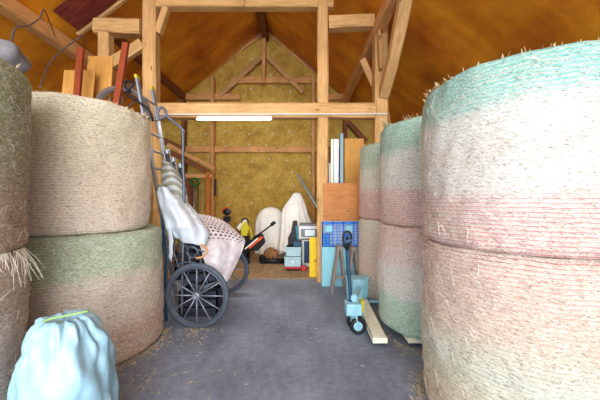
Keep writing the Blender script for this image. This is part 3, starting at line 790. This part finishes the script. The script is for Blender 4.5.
# spotted cloth with its own bulge, draped over the cart
net = [[P(194, 214, 4.2), P(206, 215, 4.3), P(216, 218, 4.4), P(228, 224, 4.42)],
       [P(194, 221, 3.8), P(208, 221, 3.95), P(224, 226, 4.1), P(238, 232, 4.25)],
       [P(196, 231, 3.5), P(210, 231, 3.62), P(230, 234, 3.82), P(245, 240, 4.0)],
       [P(200, 244, 3.44), P(213, 246, 3.5), P(229, 247, 3.68), P(243, 249, 3.9)],
       [P(204, 258, 3.43), P(214, 262, 3.47), P(226, 264, 3.6), P(236, 264, 3.75)],
       [P(208, 272, 3.43), P(216, 279, 3.46), P(222, 286, 3.54), P(229, 280, 3.62)]]
tag(obj('spotted_cloth', MB().patch(net, 40, 44, .02, 4, 5, (.012, 18)), 'dots', loc=P(214, 260, 3.5), smooth=True, solid=.006), 'pale cloth with dark blue spots draped over the cart', 'cloth')

# ------------------------------------------------------------------ shed and tools at the back left
Ys = 8.3
sh = thing('tool_shelter', (P(198, 245, Ys).x, Ys, .012), 'open lean-to of orange timber against the left part of the back wall', 'shelter')
timber('roof_edge', P(168, 145, Ys), P(215, 169, Ys), .12, .12, 'timber2', parent=sh)
timber('fascia', P(170, 152, Ys+.1), P(208, 172, Ys+.1), .08, .14, 'timber_dark', parent=sh)
timber('lintel', P(178, 176, Ys), P(212, 176, Ys), .1, .13, 'timber2', parent=sh)
for x in (180, 208.5):
    a = P(x, 172, Ys); timber('upright', (a.x, Ys, .014), a, .12, .14, 'ply_o' if x > 200 else 'timber_dark', parent=sh)
for i, (x, y, yb, mm, lab) in enumerate(((194, 187, 243, 'steel', 'steel handled tool leaning in the shelter, nearest its left upright'), (198, 184, 244, 'steel_d', 'grey handled tool in the middle of the shelter'), (202, 190, 244, 'timber2', 'wooden handled tool beside the orange upright inside'))):
    a = P(x, y, Ys+.3); t = thing('garden_tool', (a.x+.03, Ys+.2, .012), lab, 'tool', 'tools leaning in the shelter')
    obj('handle', MB().tube([(a.x+.03, Ys+.2, .2), a], .017, 8), mm, t, smooth=True)
    obj('blade', MB().prism([(a.x-.06, Ys+.2, .2), (a.x+.12, Ys+.2, .2), (a.x+.1, Ys+.19, .03), (a.x-.04, Ys+.19, .03)], (0, .012, 0)), 'iron', t)
g = P(195, 180.5, Ys-.12); 
rods('green coiled hose hanging from the shelter lintel', [[g+Vector((.11*math.cos(a*PI/6), -.02*math.sin(a*.7), .11*math.sin(a*PI/6)-.05)) for a in range(25)]], .03, 'green', 'green_coil', 'hose')
a = P(215.5, 179, 9.0)
tag(obj('wall_rod', MB().tube([a, P(215, 196, 9.0)], .035, 8), 'black', loc=a), 'short black rod hanging on the stud right of the shelter', 'rod')
# dark leaning boards left of the shelter (seen between the poles)
board('wooden_board', (184, 193, 178), 9.0, .1, 'timber_dark', 'narrow dark board behind the hooked tube at the back wall', th=.02, z0=.012)

# brush cutter / leaf blower pieces
Yl = 7.6
def base(x, Y, z=.012): return Vector(((x-300)/F*Y, Y, z))
bl = thing('leaf_blower', base(227, Yl), 'orange and black motor tool on a stand at the back wall, left', 'machine')
c = P(225, 211, Yl)
obj('motor', MB().lathe(c+Vector((0, .08, 0)), [(.05, -.1), (.09, -.07), (.11, 0), (.09, .08), (.05, .1)], (0, 1, 0), 20), 'orange', bl, smooth=True)
obj('fan_cover', MB().lathe(P(227, 212, Yl-.1), [(.03, -.05), (.1, -.03), (.1, .06)], (0, 1, 0), 18), 'black', bl)
obj('tank', MB().box(P(223, 222, Yl-.05), P(231, 216, Yl+.1)), 'black', bl, bevel=.02)
obj('stand', MB().bar(base(227, Yl), P(227, 221, Yl), .05, .05).bar(base(223, Yl-.1), base(231, Yl+.1), .03, .03), 'iron', bl)
ys = thing('pressure_sprayer', base(245, 6.9), 'yellow and black sprayer standing by the cloth covered cart', 'sprayer')
c = P(245, 230, 6.9)
obj('tank', MB().lathe(Vector((c.x, 6.9, .012)), [(.07, 0), (.12, .03), (.13, .2), (.13, .45), (.11, .6)], n=20), 'black', ys, smooth=True)
obj('front_panel', MB().prism([P(241, 236, 6.75), P(247, 236, 6.75), P(249, 229, 6.75), P(247, 223, 6.75), P(243, 222, 6.75), P(240.5, 229, 6.75)], (0, .04, 0)), 'yellow2', ys, bevel=.01)
obj('carry_handle', MB().tube(smooth_pts([P(241, 223, 6.85), P(243, 219, 6.85), P(247, 219, 6.85), P(249, 223, 6.85)]), .016, 8), 'black', ys, smooth=True)
obj('hose', MB().tube(smooth_pts([P(249, 226, 6.8), P(252, 236, 6.75), P(250, 246, 6.7)]), .018, 8), 'yellow2', ys, smooth=True)
net = [[P(237, 227, 7.2), P(241, 222, 7.25), P(246, 219.5, 7.3)], [P(239, 231, 7.15), P(242, 228, 7.2), P(247, 224, 7.25)]]
tag(obj('pale_card', MB().patch(net, 8, 6, .01), 'cloth', loc=P(241, 228, 7.2), solid=.01), 'small pale flap of cardboard behind the yellow sprayer', 'cardboard')
tag(obj('storage_crate', MB().box(base(232, 7.1), base(246, 7.1)+Vector((0, .35, .69))), 'timber_dark', loc=base(239, 7.4), bevel=.01), 'low dark brown crate at the back wall behind the sprayer', 'crate')

# mower / scarifier, black with orange bar
mw_ = thing('lawn_mower', base(255, 6.7), 'black mower with orange bar and long slanting handle in front of the draped wheel', 'mower')
obj('deck', MB().prism([P(243, 251, 6.5), P(258, 251, 6.5), P(265, 243, 6.5), P(262, 234, 6.5), P(254, 236, 6.5), P(245, 246, 6.5)], (0, .2, 0)), 'black', mw_, bevel=.03)
obj('orange_bar', MB().bar(P(249, 248, 6.44), P(262, 237, 6.44), .05, .06), 'orange', mw_, bevel=.008)
obj('chute', MB().bar(P(245, 249, 6.42), P(258, 238, 6.42), .03, .03), 'white', mw_)
obj('handle', MB().tube([P(254, 238, 6.42), P(273, 224, 6.4)], .018, 8), 'black', mw_, smooth=True)
obj('grip', MB().tube([P(271, 225, 6.4), P(275, 222, 6.4)], .04, 10), 'black', mw_, smooth=True)
obj('roller', MB().tube([base(260, 6.55, .075), base(284, 6.55, .075)], .06, 14), 'black', mw_, smooth=True)
for x, Y in ((247, 6.46), (262, 6.8)):
    c = base(x, Y, .092); obj('wheel', MB().ring(c, .055, .025, (0, 1, 0), 24, 8).lathe(c, [(.05, -.012), (.05, .012)], (0, 1, 0), 16), 'black', mw_, smooth=True)
blob('brown_cushion', base(271, 6.9, .16), (.17, .13, .145), 'brown', 'brown leather cushion on the floor before the draped wheel', 'cushion', 4, 0, .2)

# sheet draped round wheel: arch form
def arch_sheet(name, x0, x1, ytop, Y, label, depth, peak=None):
    a = base(x0, Y); b = base(x1, Y); cx = (a.x+b.x)/2; hw = (b.x-a.x)/2; H = P(0, ytop, Y).z
    mb = MB(); nu, nv = 72, 30
    for j in range(nv+1):
        t = j/nv
        for i in range(nu):
            an = 2*PI*i/nu
            s_ = 1.0 if t < .45 else max(0, 1-((t-.45)/.55)**2.6)**.42
            sx = hw*max(.03, s_)
            sy = depth*max(.05, s_)**.6*(1-.25*t)
            f = 1+.10*math.sin(an*11+3*noise.noise(Vector((an, t*2, 1))))*(1-t)
            px = peak*t if peak else 0
            mb.v.append(Vector((cx+px+sx*f*math.cos(an)*1.0, Y+sy*f*math.sin(an), .014+(H-.014)*t+.02*noise.noise(Vector((math.cos(an)*2, math.sin(an)*2, t*3)))*(t > .05))))
    for j in range(nv):
        for i in range(nu):
            l = (i+1) % nu; mb.f.append((j*nu+i, j*nu+l, (j+1)*nu+l, (j+1)*nu+i))
    mb.f.append(tuple(nv*nu+k for k in range(nu)))
    return tag(obj(name, mb, 'cloth', loc=(cx, Y, .012), smooth=True), label, 'dust sheet')
arch_sheet('dust_sheet', 255.5, 285.5, 207, 7.9, 'white dust sheet over a round topped object beside the mower handle', .25)
# peaked sheet
mb = MB(); nu, nv = 80, 34; Yp = 7.3
for j in range(nv+1):
    t = j/nv
    yl = 193+(250-193)*(1-t)
    keys = [(0, 279, 315), (.2, 280, 315), (.45, 281, 312), (.62, 281.5, 308.5), (.72, 283, 307), (.82, 286.5, 305), (.9, 290, 303), (.96, 292, 301.5), (1, 294, 300)]
    for q in range(len(keys)-1):
        if keys[q][0] <= t <= keys[q+1][0]:
            k = (t-keys[q][0])/(keys[q+1][0]-keys[q][0]); xl = keys[q][1]*(1-k)+keys[q+1][1]*k; xr = keys[q][2]*(1-k)+keys[q+1][2]*k; break
    A = P(xl, yl, Yp); B = P(xr, yl, Yp)
    for i in range(nu):
        an = 2*PI*i/nu; f = 1+.07*math.sin(an*13+3*noise.noise(Vector((an, t*2, 4))))*(1-.5*t)
        mb.v.append(Vector(((A.x+B.x)/2+(B.x-A.x)/2*math.cos(an)*f, Yp+(.1+.25*(1-t))*math.sin(an)*f, max(.014, A.z))))
for j in range(nv):
    for i in range(nu):
        l = (i+1) % nu; mb.f.append((j*nu+i, j*nu+l, (j+1)*nu+l, (j+1)*nu+i))
mb.f.append(tuple(nv*nu+k for k in range(nu)))
tag(obj('dust_sheet', mb, 'cloth', loc=(base(298, Yp)), smooth=True), 'tall peaked white dust sheet behind the machine with the screen', 'dust sheet')
a = P(298, 175, 8.6); b = P(319, 210, 8.3); e = b+(b-a)*((b.z-.03)/(a.z-b.z))
tag(obj('steel_pole', MB().tube([a, e], .038, 12), 'greybox', loc=e, smooth=True), 'slanting steel pole above the peaked dust sheet', 'pole')

# vacuum
vc = thing('vacuum_cleaner', base(294, 6.5), 'black and teal upright cleaner beside the machine with the screen', 'vacuum cleaner')
obj('body', MB().prism([P(288, 247, 6.4), P(299, 247, 6.4), P(298, 232, 6.4), P(297, 221, 6.4), P(293, 221, 6.4), P(291, 232, 6.4), P(288, 238, 6.4)], (0, .2, 0)), 'black', vc, bevel=.02)
obj('teal_trim', MB().bar(P(296.5, 226, 6.38), P(298, 241, 6.38), .04, .06), 'teal', vc, bevel=.01)
obj('base', MB().box(base(288, 6.35), base(299, 6.35)+Vector((0, .3, .45))), 'black', vc, bevel=.02)
# screen machine
Ym = 6.2
mc = thing('control_machine', base(309, Ym), 'white cabinet with grey framed display, partly behind the yellow board', 'machine')
x0, x1 = base(302, Ym).x, base(318, Ym).x
obj('cabinet', MB().box((x0, Ym, .012), (x1, Ym+.4, P(0, 240, Ym).z)), 'white', mc, bevel=.02)
obj('blue_panel', MB().box((base(304, Ym).x, Ym-.015, P(0, 263, Ym).z), (base(310.5, Ym).x, Ym, P(0, 241, Ym).z)), 'navy', mc, bevel=.006)
hd0, hd1 = P(299, 239, Ym-.08), P(318.5, 225.5, Ym-.08)
obj('head', MB().box(hd0, hd1+Vector((0, .45, 0))), 'white', mc, bevel=.03)
obj('lid', MB().box(P(299.5, 226, Ym-.09), P(318, 224.3, Ym-.09)+Vector((0, .46, 0))), 'grey', mc, bevel=.006)
bz = obj('bezel', MB().box(P(301, 237, Ym-.1), P(317, 229, Ym-.1)+Vector((0, .03, 0))), 'grey', mc, bevel=.01)
obj('display', MB().box(P(305, 236, Ym-.11), P(315, 230, Ym-.11)+Vector((0, .02, 0))), 'screen', bz, bevel=.004)
# dolly with boxes
Yd = 5.85
dl = thing('red_dolly', base(296, Yd), 'red dolly under the blue grey boxes', 'dolly')
z1 = P(0, 267, Yd).z
obj('platform', MB().box((base(285, Yd).x, Yd, z1-.04), (base(301, Yd).x, Yd+.4, z1)), 'red', dl, bevel=.006)
for x in (288, 299):
    for yy in (.06, .34):
        c = Vector((base(x, Yd).x, Yd+yy, .04)); obj('caster', MB().ring(c, .018, .01, (1, 0, 0), 16, 8).lathe(c, [(.018, -.012), (.018, .012)], (1, 0, 0), 12).bar(c, c+Vector((0, 0, z1-.05)), .015, .03), 'iron', dl)
obj('front_wheel', MB().lathe(Vector((base(304, Yd).x, Yd+.05, .072)), [(.03, -.04), (.06, -.035), (.06, .035), (.03, .04)], (0, 1, 0), 20), 'red', dl, bevel=.01)
def crate_box(x0, x1, yt, yb, m, label, dy=0):
    a, b = P(x0, yb, Yd), P(x1, yt, Yd); r = thing('storage_box', (a.x, Yd+dy, a.z), label, 'box')
    obj('box_shell', MB().box((a.x, Yd+dy, a.z), (b.x, Yd+.36, b.z)), m, r, bevel=.012)
    obj('rim', MB().box((a.x-.01, Yd+dy-.01, b.z-.03), (b.x+.01, Yd+.37, b.z)), m, r, bevel=.004)
    return r, a, b
r, a, b = crate_box(284.5, 301, 257, 266.8, 'greybox', 'blue grey box with round badge on the red dolly')
obj('badge', MB().lathe(Vector(((a.x+b.x)/2, Yd-.004, (a.z+b.z)/2)), [(.03, -.004), (.03, .004)], (0, 1, 0), 16), 'white', r)
crate_box(286, 301, 247.5, 256.9, 'greybox', 'blue grey box stacked on the one with the round badge', .04)
tag(obj('green_tool_case', MB().box((P(293, 247, Yd).x, Yd+.05, P(0, 247.4, Yd).z), (P(301, 247, Yd).x, Yd+.3, P(0, 242, Yd).z)), 'dkblue', loc=P(297, 247, Yd+.1), bevel=.02), 'small dark case on top of the blue grey boxes', 'case')
# yellow board
Yy = 5.42
a, b = P(309.5, 278, Yy), P(318.6, 237.5, Yy)
yo = thing('yellow_board', (a.x, Yy, .012), 'upright yellow board in front of the white cabinet', 'board')
obj('panel', MB().box((a.x, Yy, .013), (b.x, Yy+.03, b.z)), 'yellow', yo, bevel=.003)
obj('hole_row', MB().box((P(314, 0, Yy).x, Yy-.003, P(0, 262, Yy).z), (P(314.8, 0, Yy).x, Yy+.001, P(0, 259.5, Yy).z)).box((P(316, 0, Yy).x, Yy-.003, P(0, 262, Yy).z), (P(316.8, 0, Yy).x, Yy+.001, P(0, 259.5, Yy).z)), 'brown', yo)

# ------------------------------------------------------------------ right middle: boards, crate, trestles
Yc = 4.85
a, b = P(322, 290, Yc), P(361, 247, Yc)
bxx = thing('blue_cabinet', (a.x, Yc, 0), 'pale blue low cabinet under the royal blue crate', 'cabinet')
rb = b.x
obj('cabinet_body', MB().box((a.x, Yc, 0), (rb, Yc+.13, b.z)), 'paleblue', bxx, bevel=.006)
for q in (0, 1):
    xm = a.x+(rb-a.x)*.5
    d_ = obj('door', MB().box((a.x+.015 if q == 0 else xm+.004, Yc-.014, .03), (xm-.004 if q == 0 else rb-.015, Yc, b.z-.02)), 'paleblue', bxx, bevel=.004)
pn = P(319.5, 221, 5.02)
tag(obj('white_panel', MB().box((pn.x+.03, 4.985, 0), (pn.x+.74, 4.998, pn.z)), 'white', loc=(pn.x, 4.985, 0), bevel=.003), 'thin white edged panel standing behind the crate and cabinet', 'panel')
# crate: lattice of cells
cr_ = thing('plastic_crate', (a.x, Yc, b.z), 'royal blue plastic lattice crate standing on the pale blue cabinet', 'crate')
cx0, cx1, cz0, cz1 = a.x+.005, P(361, 0, Yc).x, b.z+.001, P(0, 222, Yc).z
cb = MB(); th = .012
def lattice(y):
    W = cx1-cx0; Hh = cz1-cz0
    cb.box((cx0, y, cz0), (cx1, y+th, cz0+.03)); cb.box((cx0, y, cz1-.035), (cx1, y+th, cz1))
    for k in range(12): x = cx0+W*k/11; w_ = .006 if k % 3 else .014; cb.box((max(cx0, x-w_), y, cz0), (min(cx1, x+w_), y+th, cz1))
    for k in range(1, 8): z = cz0+Hh*k/8; cb.box((cx0, y, z-.004), (cx1, y+th, z+.004))
    cb.box((cx0+W*.0, y, cz0+Hh*.08), (cx0+W*.2, y+th, cz0+Hh*.52)); cb.box((cx0+W*.58, y, cz0+Hh*.08), (cx0+W*.7, y+th, cz0+Hh*.52))
lattice(Yc)
for k in range(8): x = cx0+(cx1-cx0)*k/7; cb.box((max(cx0, x-.006), Yc+.12, cz0), (min(cx1, x+.006), Yc+.132, cz1))
cb.box((cx0, Yc+.12, cz1-.03), (cx1, Yc+.132, cz1))
for x in (cx0, cx1-th):
    cb.box((x, Yc, cz0), (x+th, Yc+.13, cz0+.05)); cb.box((x, Yc, cz1-.06), (x+th, Yc+.13, cz1))
    for k in range(5): cb.box((x, Yc+.12*k/4, cz0), (x+th, Yc+.12*k/4+.01, cz1))
cb.box((cx0, Yc, cz0), (cx1, Yc+.13, cz0+.008))
obj('crate_shell', cb, 'crate', cr_)
for f in (.17, .68):
    W = cx1-cx0; Hh = cz1-cz0
    obj('label_card', MB().box((cx0+W*(f-.09), Yc-.006, cz0+Hh*.6), (cx0+W*(f+.09), Yc-.001, cz0+Hh*.86)), 'paleblue', cr_)
# plywood and gutters behind
def vboard(name, x0, x1, yt, Y, m, label, th=.02, z0=0, cat='board'):
    p, q = P(x0, yt, Y), P(x1, yt, Y)
    return tag(obj(name, MB().box((p.x, Y, z0), (q.x, Y+th, p.z)), m, loc=(p.x, Y, z0), bevel=.003), label, cat)
vboard('plywood_board', 323.5, 360, 183, 5.055, 'ply', 'brown plywood board standing behind the blue crate', z0=0, th=.018)
vboard('plywood_board', 344.5, 364, 138.5, 5.5, 'ply_y', 'tall yellow plywood board right of the grey gutters', z0=.012)
vboard('dark_board', 326, 344, 150, 5.7, 'timber_dark', 'dark brown board behind the gutters by the middle post', z0=.012)
for (x0, x1, yt, mm, lab) in ((329, 330.6, 163, 'white', 'shortest white strip left of the gutters'), (331, 333.4, 139, 'cream', 'cream plastic strip beside the grey gutters'), (334, 338.6, 139, 'steel', 'broad grey gutter section between cream strip and tall tube'), (340, 343.6, 133.5, 'greybox', 'tallest pale blue tube next to yellow plywood')):
    p, q = P(x0, yt, 5.42), P(x1, yt, 5.42); w = q.x-p.x
    mb = MB()
    if mm == 'greybox': mb.tube([((p.x+q.x)/2, 5.42, .012), ((p.x+q.x)/2, 5.42, p.z)], w/2, 16)
    else:
        mb.box((p.x, 5.42, .012), (p.x+w*.22, 5.48, p.z)).box((q.x-w*.22, 5.42, .012), (q.x, 5.48, p.z)).box((p.x, 5.44, .012), (q.x, 5.45, p.z))
    tag(obj('gutter_length', mb, mm, loc=(p.x, 5.42, .012), smooth=mm == 'greybox'), lab, 'gutter', 'plastic lengths standing by the middle post')
# trestles
def trestle(Y, xs, label, dy):
    t = thing('wooden_trestle', (base(350, Y).x, Y, 0), label, 'trestle', 'folded wooden trestles')
    (xa, ya), (xb, xc) = xs
    for (yy, sgn) in ((Y, 1), (Y+dy, 1)):
        topp = Vector((base(xa, Y).x, yy, P(0, ya, Y).z))
        obj('leg', MB().bar(topp, (base(xb, Y).x, yy-.06, 0.002), .035, .05, (0, 1, 0)), 'trestle', t, bevel=.004)
        obj('leg', MB().bar(topp+Vector((.04, 0, 0)), (base(xc, Y).x, yy+.06, 0.002), .035, .05, (0, 1, 0)), 'trestle', t, bevel=.004)
    a_ = Vector((base(xa, Y).x+.02, Y-.03, P(0, ya, Y).z)); obj('top_rail', MB().bar(a_, a_+Vector((0, dy+.06, 0)), .09, .05), 'trestle', t, bevel=.004)
    z_ = P(0, 277, Y).z
    obj('cross_rail', MB().bar((base(xb+3, Y).x, Y-.02, z_), (base(xc-2, Y).x, Y-.02, z_), .02, .045), 'trestle', t, bevel=.003)
trestle(4.56, ((338.5, 248), (331.5, 346)), 'folded wooden trestle left of the pallet truck handle', .16)
trestle(4.54, ((352.5, 249), (347, 361)), 'folded wooden trestle right of the pallet truck handle', .16)

# ------------------------------------------------------------------ pallet truck
pt = thing('pallet_truck', (.8, 3.3, 0), 'pale blue hand pallet truck with cream forks beside the middle right bales', 'pallet truck')
def fork(x, xt, y0, y1):
    mb = MB()
    n = [Vector((x-.09, y0, .1)), Vector((x+.09, y0, .1)), Vector((xt+.075, y1, .1)), Vector((xt-.075, y1, .1))]
    mb.prism(n, (0, 0, -.012))
    mb.prism([(x-.09, y0, .1), (xt-.075, y1, .1), (xt-.075, y1, .045), (x-.09, y0, .035)], (.012, 0, 0))
    mb.prism([(x+.09, y0, .1), (xt+.075, y1, .1), (xt+.075, y1, .045), (x+.09, y0, .035)], (-.012, 0, 0))
    mb.box((xt-.075, y1-.02, .045), (xt+.075, y1, .1))
    fk = obj('fork', mb, 'cream', pt, bevel=.003)
    c = Vector((xt, y1+.12, .036)); obj('load_roller', MB().tube([c-Vector((.03, 0, 0)), c+Vector((.03, 0, 0))], .034, 14), 'black', fk, smooth=True)
fork(.865, .815, 3.96, 2.86); fork(1.22, 1.175, 3.96, 2.86)
obj('carriage', MB().box((.74, 3.96, .05), (.90, 4.02, .32)).box((.74, 3.94, .28), (.92, 4.06, .38)).bar((.86, 3.98, .06), (1.22, 3.98, .06), .05, .04), 'bluemetal', pt, bevel=.012)
hc = P(353, 309, 3.2)
obj('pump', MB().box((hc.x-.085, 3.13, .2), (hc.x+.09, 3.3, .33)).lathe((hc.x+.02, 3.26, .13), [(.05, 0), (.05, .26), (.03, .28)]).bar((hc.x, 3.25, .29), (.83, 3.93, .26), .05, .04).bar((hc.x+.03, 3.22, .22), (.75, 3.42, .08), .05, .04), 'bluemetal', pt, bevel=.01)
obj('yellow_guard', MB().box((hc.x+.09, 3.2, .22), (hc.x+.13, 3.3, .34)), 'yellow2', pt, bevel=.006)
for (xx, yy) in ((.648, 3.13), (.635, 3.27)):
    c = Vector((xx, yy, .092))
    w = obj('steer_wheel', MB().ring(c, .068, .024, (0, 1, 0), 40, 10), 'black', pt, smooth=True)
    obj('wheel_disc', MB().lathe(c, [(.02, -.028), (.026, -.02), (.056, -.014), (.056, .014), (.02, .026)], (0, 1, 0), 24), 'bluemetal', w, bevel=.003)
obj('wheel_fork', MB().bar((.6, 3.2, .22), (.645, 3.2, .1), .05, .05).tube([(.642, 3.1, .092), (.642, 3.3, .092)], .012, 10).bar((.62, 3.14, .22), (.645, 3.1, .1), .02, .03), 'bluemetal', pt, bevel=.004)
ht = P(347, 250, 3.25); hb = Vector((P(351, 303, 3.25).x, 3.25, .3))
hn = obj('handle_shaft', MB().tube([hb, ht], .022, 12).lathe(hb-Vector((0, 0, .02)), [(.04, 0), (.04, .05), (.025, .07)]), 'dkblue', pt, smooth=False, bevel=.003)
gz = P(347.5, 233, 3.25)
grip = MB().tube(smooth_pts([ht, ht+Vector((-.035, 0, .06)), ht+Vector((-.045, 0, .15)), gz+Vector((-.03, 0, .01)), gz+Vector((.02, 0, .01)), ht+Vector((.05, 0, .15)), ht+Vector((.035, 0, .06)), ht]), .014, 10)
grip.tube([ht+Vector((0, -.01, 0)), ht+Vector((.0, -.01, .16))], .02, 8)
obj('grip_loop', grip, 'black', pt, smooth=True)
obj('release_lever', MB().bar(ht+Vector((-.03, -.02, .1)), ht+Vector((.05, -.02, .12)), .02, .02), 'dkblue', hn)

# pale blue tub behind the truck
tb = thing('plastic_tub', (.96, 3.98, 0), 'pale blue tub on the floor between trestles and bales', 'tub')
# trimmed to sit between carriage, trestle and bale
tb.location = (.74, 4.12, 0)
obj('tub_shell', MB().prism([(.70, 4.08, .003), (.98, 4.08, .003), (1.0, 4.08, .36), (.68, 4.08, .36)], (0, .11, 0)), 'paleblue', tb, bevel=.01)
obj('tub_rim', MB().box((.67, 4.07, .35), (1.01, 4.2, .375)), 'bluemetal', tb, bevel=.004)

# ------------------------------------------------------------------ straw on the floor
rnd = random.Random(11); sb = MB()
def fl(cx, cy, R, n, a0, a1, spread):
    for i in range(n):
        a = rnd.uniform(a0, a1); r = R+abs(rnd.gauss(0, spread)); x = cx+r*math.cos(a); y = cy+r*math.sin(a); th = rnd.uniform(0, PI); L = rnd.uniform(.01, .04)
        d = Vector((math.cos(th), math.sin(th), 0))*L
        p = Vector((x, y, .003)); s_ = Vector((-d.y, d.x, 0)).normalized()*.001; e = Vector((0, 0, rnd.uniform(0, .012)))
        sb.add([p-s_, p+s_, p+d+s_+e, p+d-s_+e, p-s_+Vector((0, 0, .003)), p+s_+Vector((0, 0, .003)), p+d+s_+e+Vector((0, 0, .003)), p+d-s_+e+Vector((0, 0, .003))], [(0, 3, 2, 1), (4, 5, 6, 7), (0, 1, 5, 4), (1, 2, 6, 5), (2, 3, 7, 6), (3, 0, 4, 7)])
fl(LX, LY, .68, 420, -1.7, .5, .06); fl(RFX, RFY, .6, 350, 1.9, 4.3, .05); fl(1.56, 3.25, .6, 120, 2.8, 4.4, .06); fl(CX, CY0-.02, .02, 120, -3.1, 0, .2)
for i in range(90):
    x = rnd.uniform(-1.5, 1.0); y = rnd.uniform(1.5, 5); fl(x, y, 0, 1, 0, 6, .05)
for i in range(90): fl(-1.25+rnd.gauss(0, .2), 2.2+rnd.gauss(0, .35), 0, 1, 0, 6, .05)
tag(obj('floor_straw', sb, 'straw', loc=(0, 2, 0)), 'loose straw scattered on the concrete floor around the bales', 'straw', kind='stuff')

# ------------------------------------------------------------------ light, camera, view
w = bpy.data.worlds.new('World'); bpy.context.scene.world = w; w.use_nodes = True
bg = w.node_tree.nodes['Background']; bg.inputs[0].default_value = (.86, .93, 1, 1); bg.inputs[1].default_value = 1.3
L = bpy.data.lights.new('door_daylight', 'SUN'); L.energy = 2.85; L.angle = math.radians(50); L.color = (.96, .975, 1)
lo = bpy.data.objects.new('door_daylight', L); C.objects.link(lo)
lo.rotation_euler = Vector((-.1, 1, -.2)).to_track_quat('-Z', 'Y').to_euler()
L = bpy.data.lights.new('doorway_glow', 'AREA'); L.shape = 'RECTANGLE'; L.size = 5; L.size_y = 2.4; L.energy = 55; L.color = (.93, .97, 1)
lo = bpy.data.objects.new('doorway_glow', L); C.objects.link(lo); lo.location = (-.3, YF-.3, 1.3)
lo.rotation_euler = Vector((0, 1, .45)).to_track_quat('-Z', 'Z').to_euler()
L = bpy.data.lights.new('tube_light', 'AREA'); L.shape = 'RECTANGLE'; L.size = 1.3; L.size_y = .06; L.energy = 55; L.color = (1, .95, .85)
lo = bpy.data.objects.new('tube_light', L); C.objects.link(lo); lo.location = (FX(234), YFm-.19, FZ(122.5))

cam = bpy.data.cameras.new('camera'); co = bpy.data.objects.new('camera', cam); C.objects.link(co)
cam.sensor_width = 36; cam.lens = F/600*36; cam.clip_start = .05
co.location = (0, 0, CZ); co.rotation_euler = (PI/2, 0, 0)
sc = bpy.context.scene; sc.camera = co
sc.view_settings.view_transform = 'Standard'; sc.view_settings.look = 'None'; sc.view_settings.gamma = 1
sc.view_settings.use_curve_mapping = False; sc.view_settings.exposure = 0.56
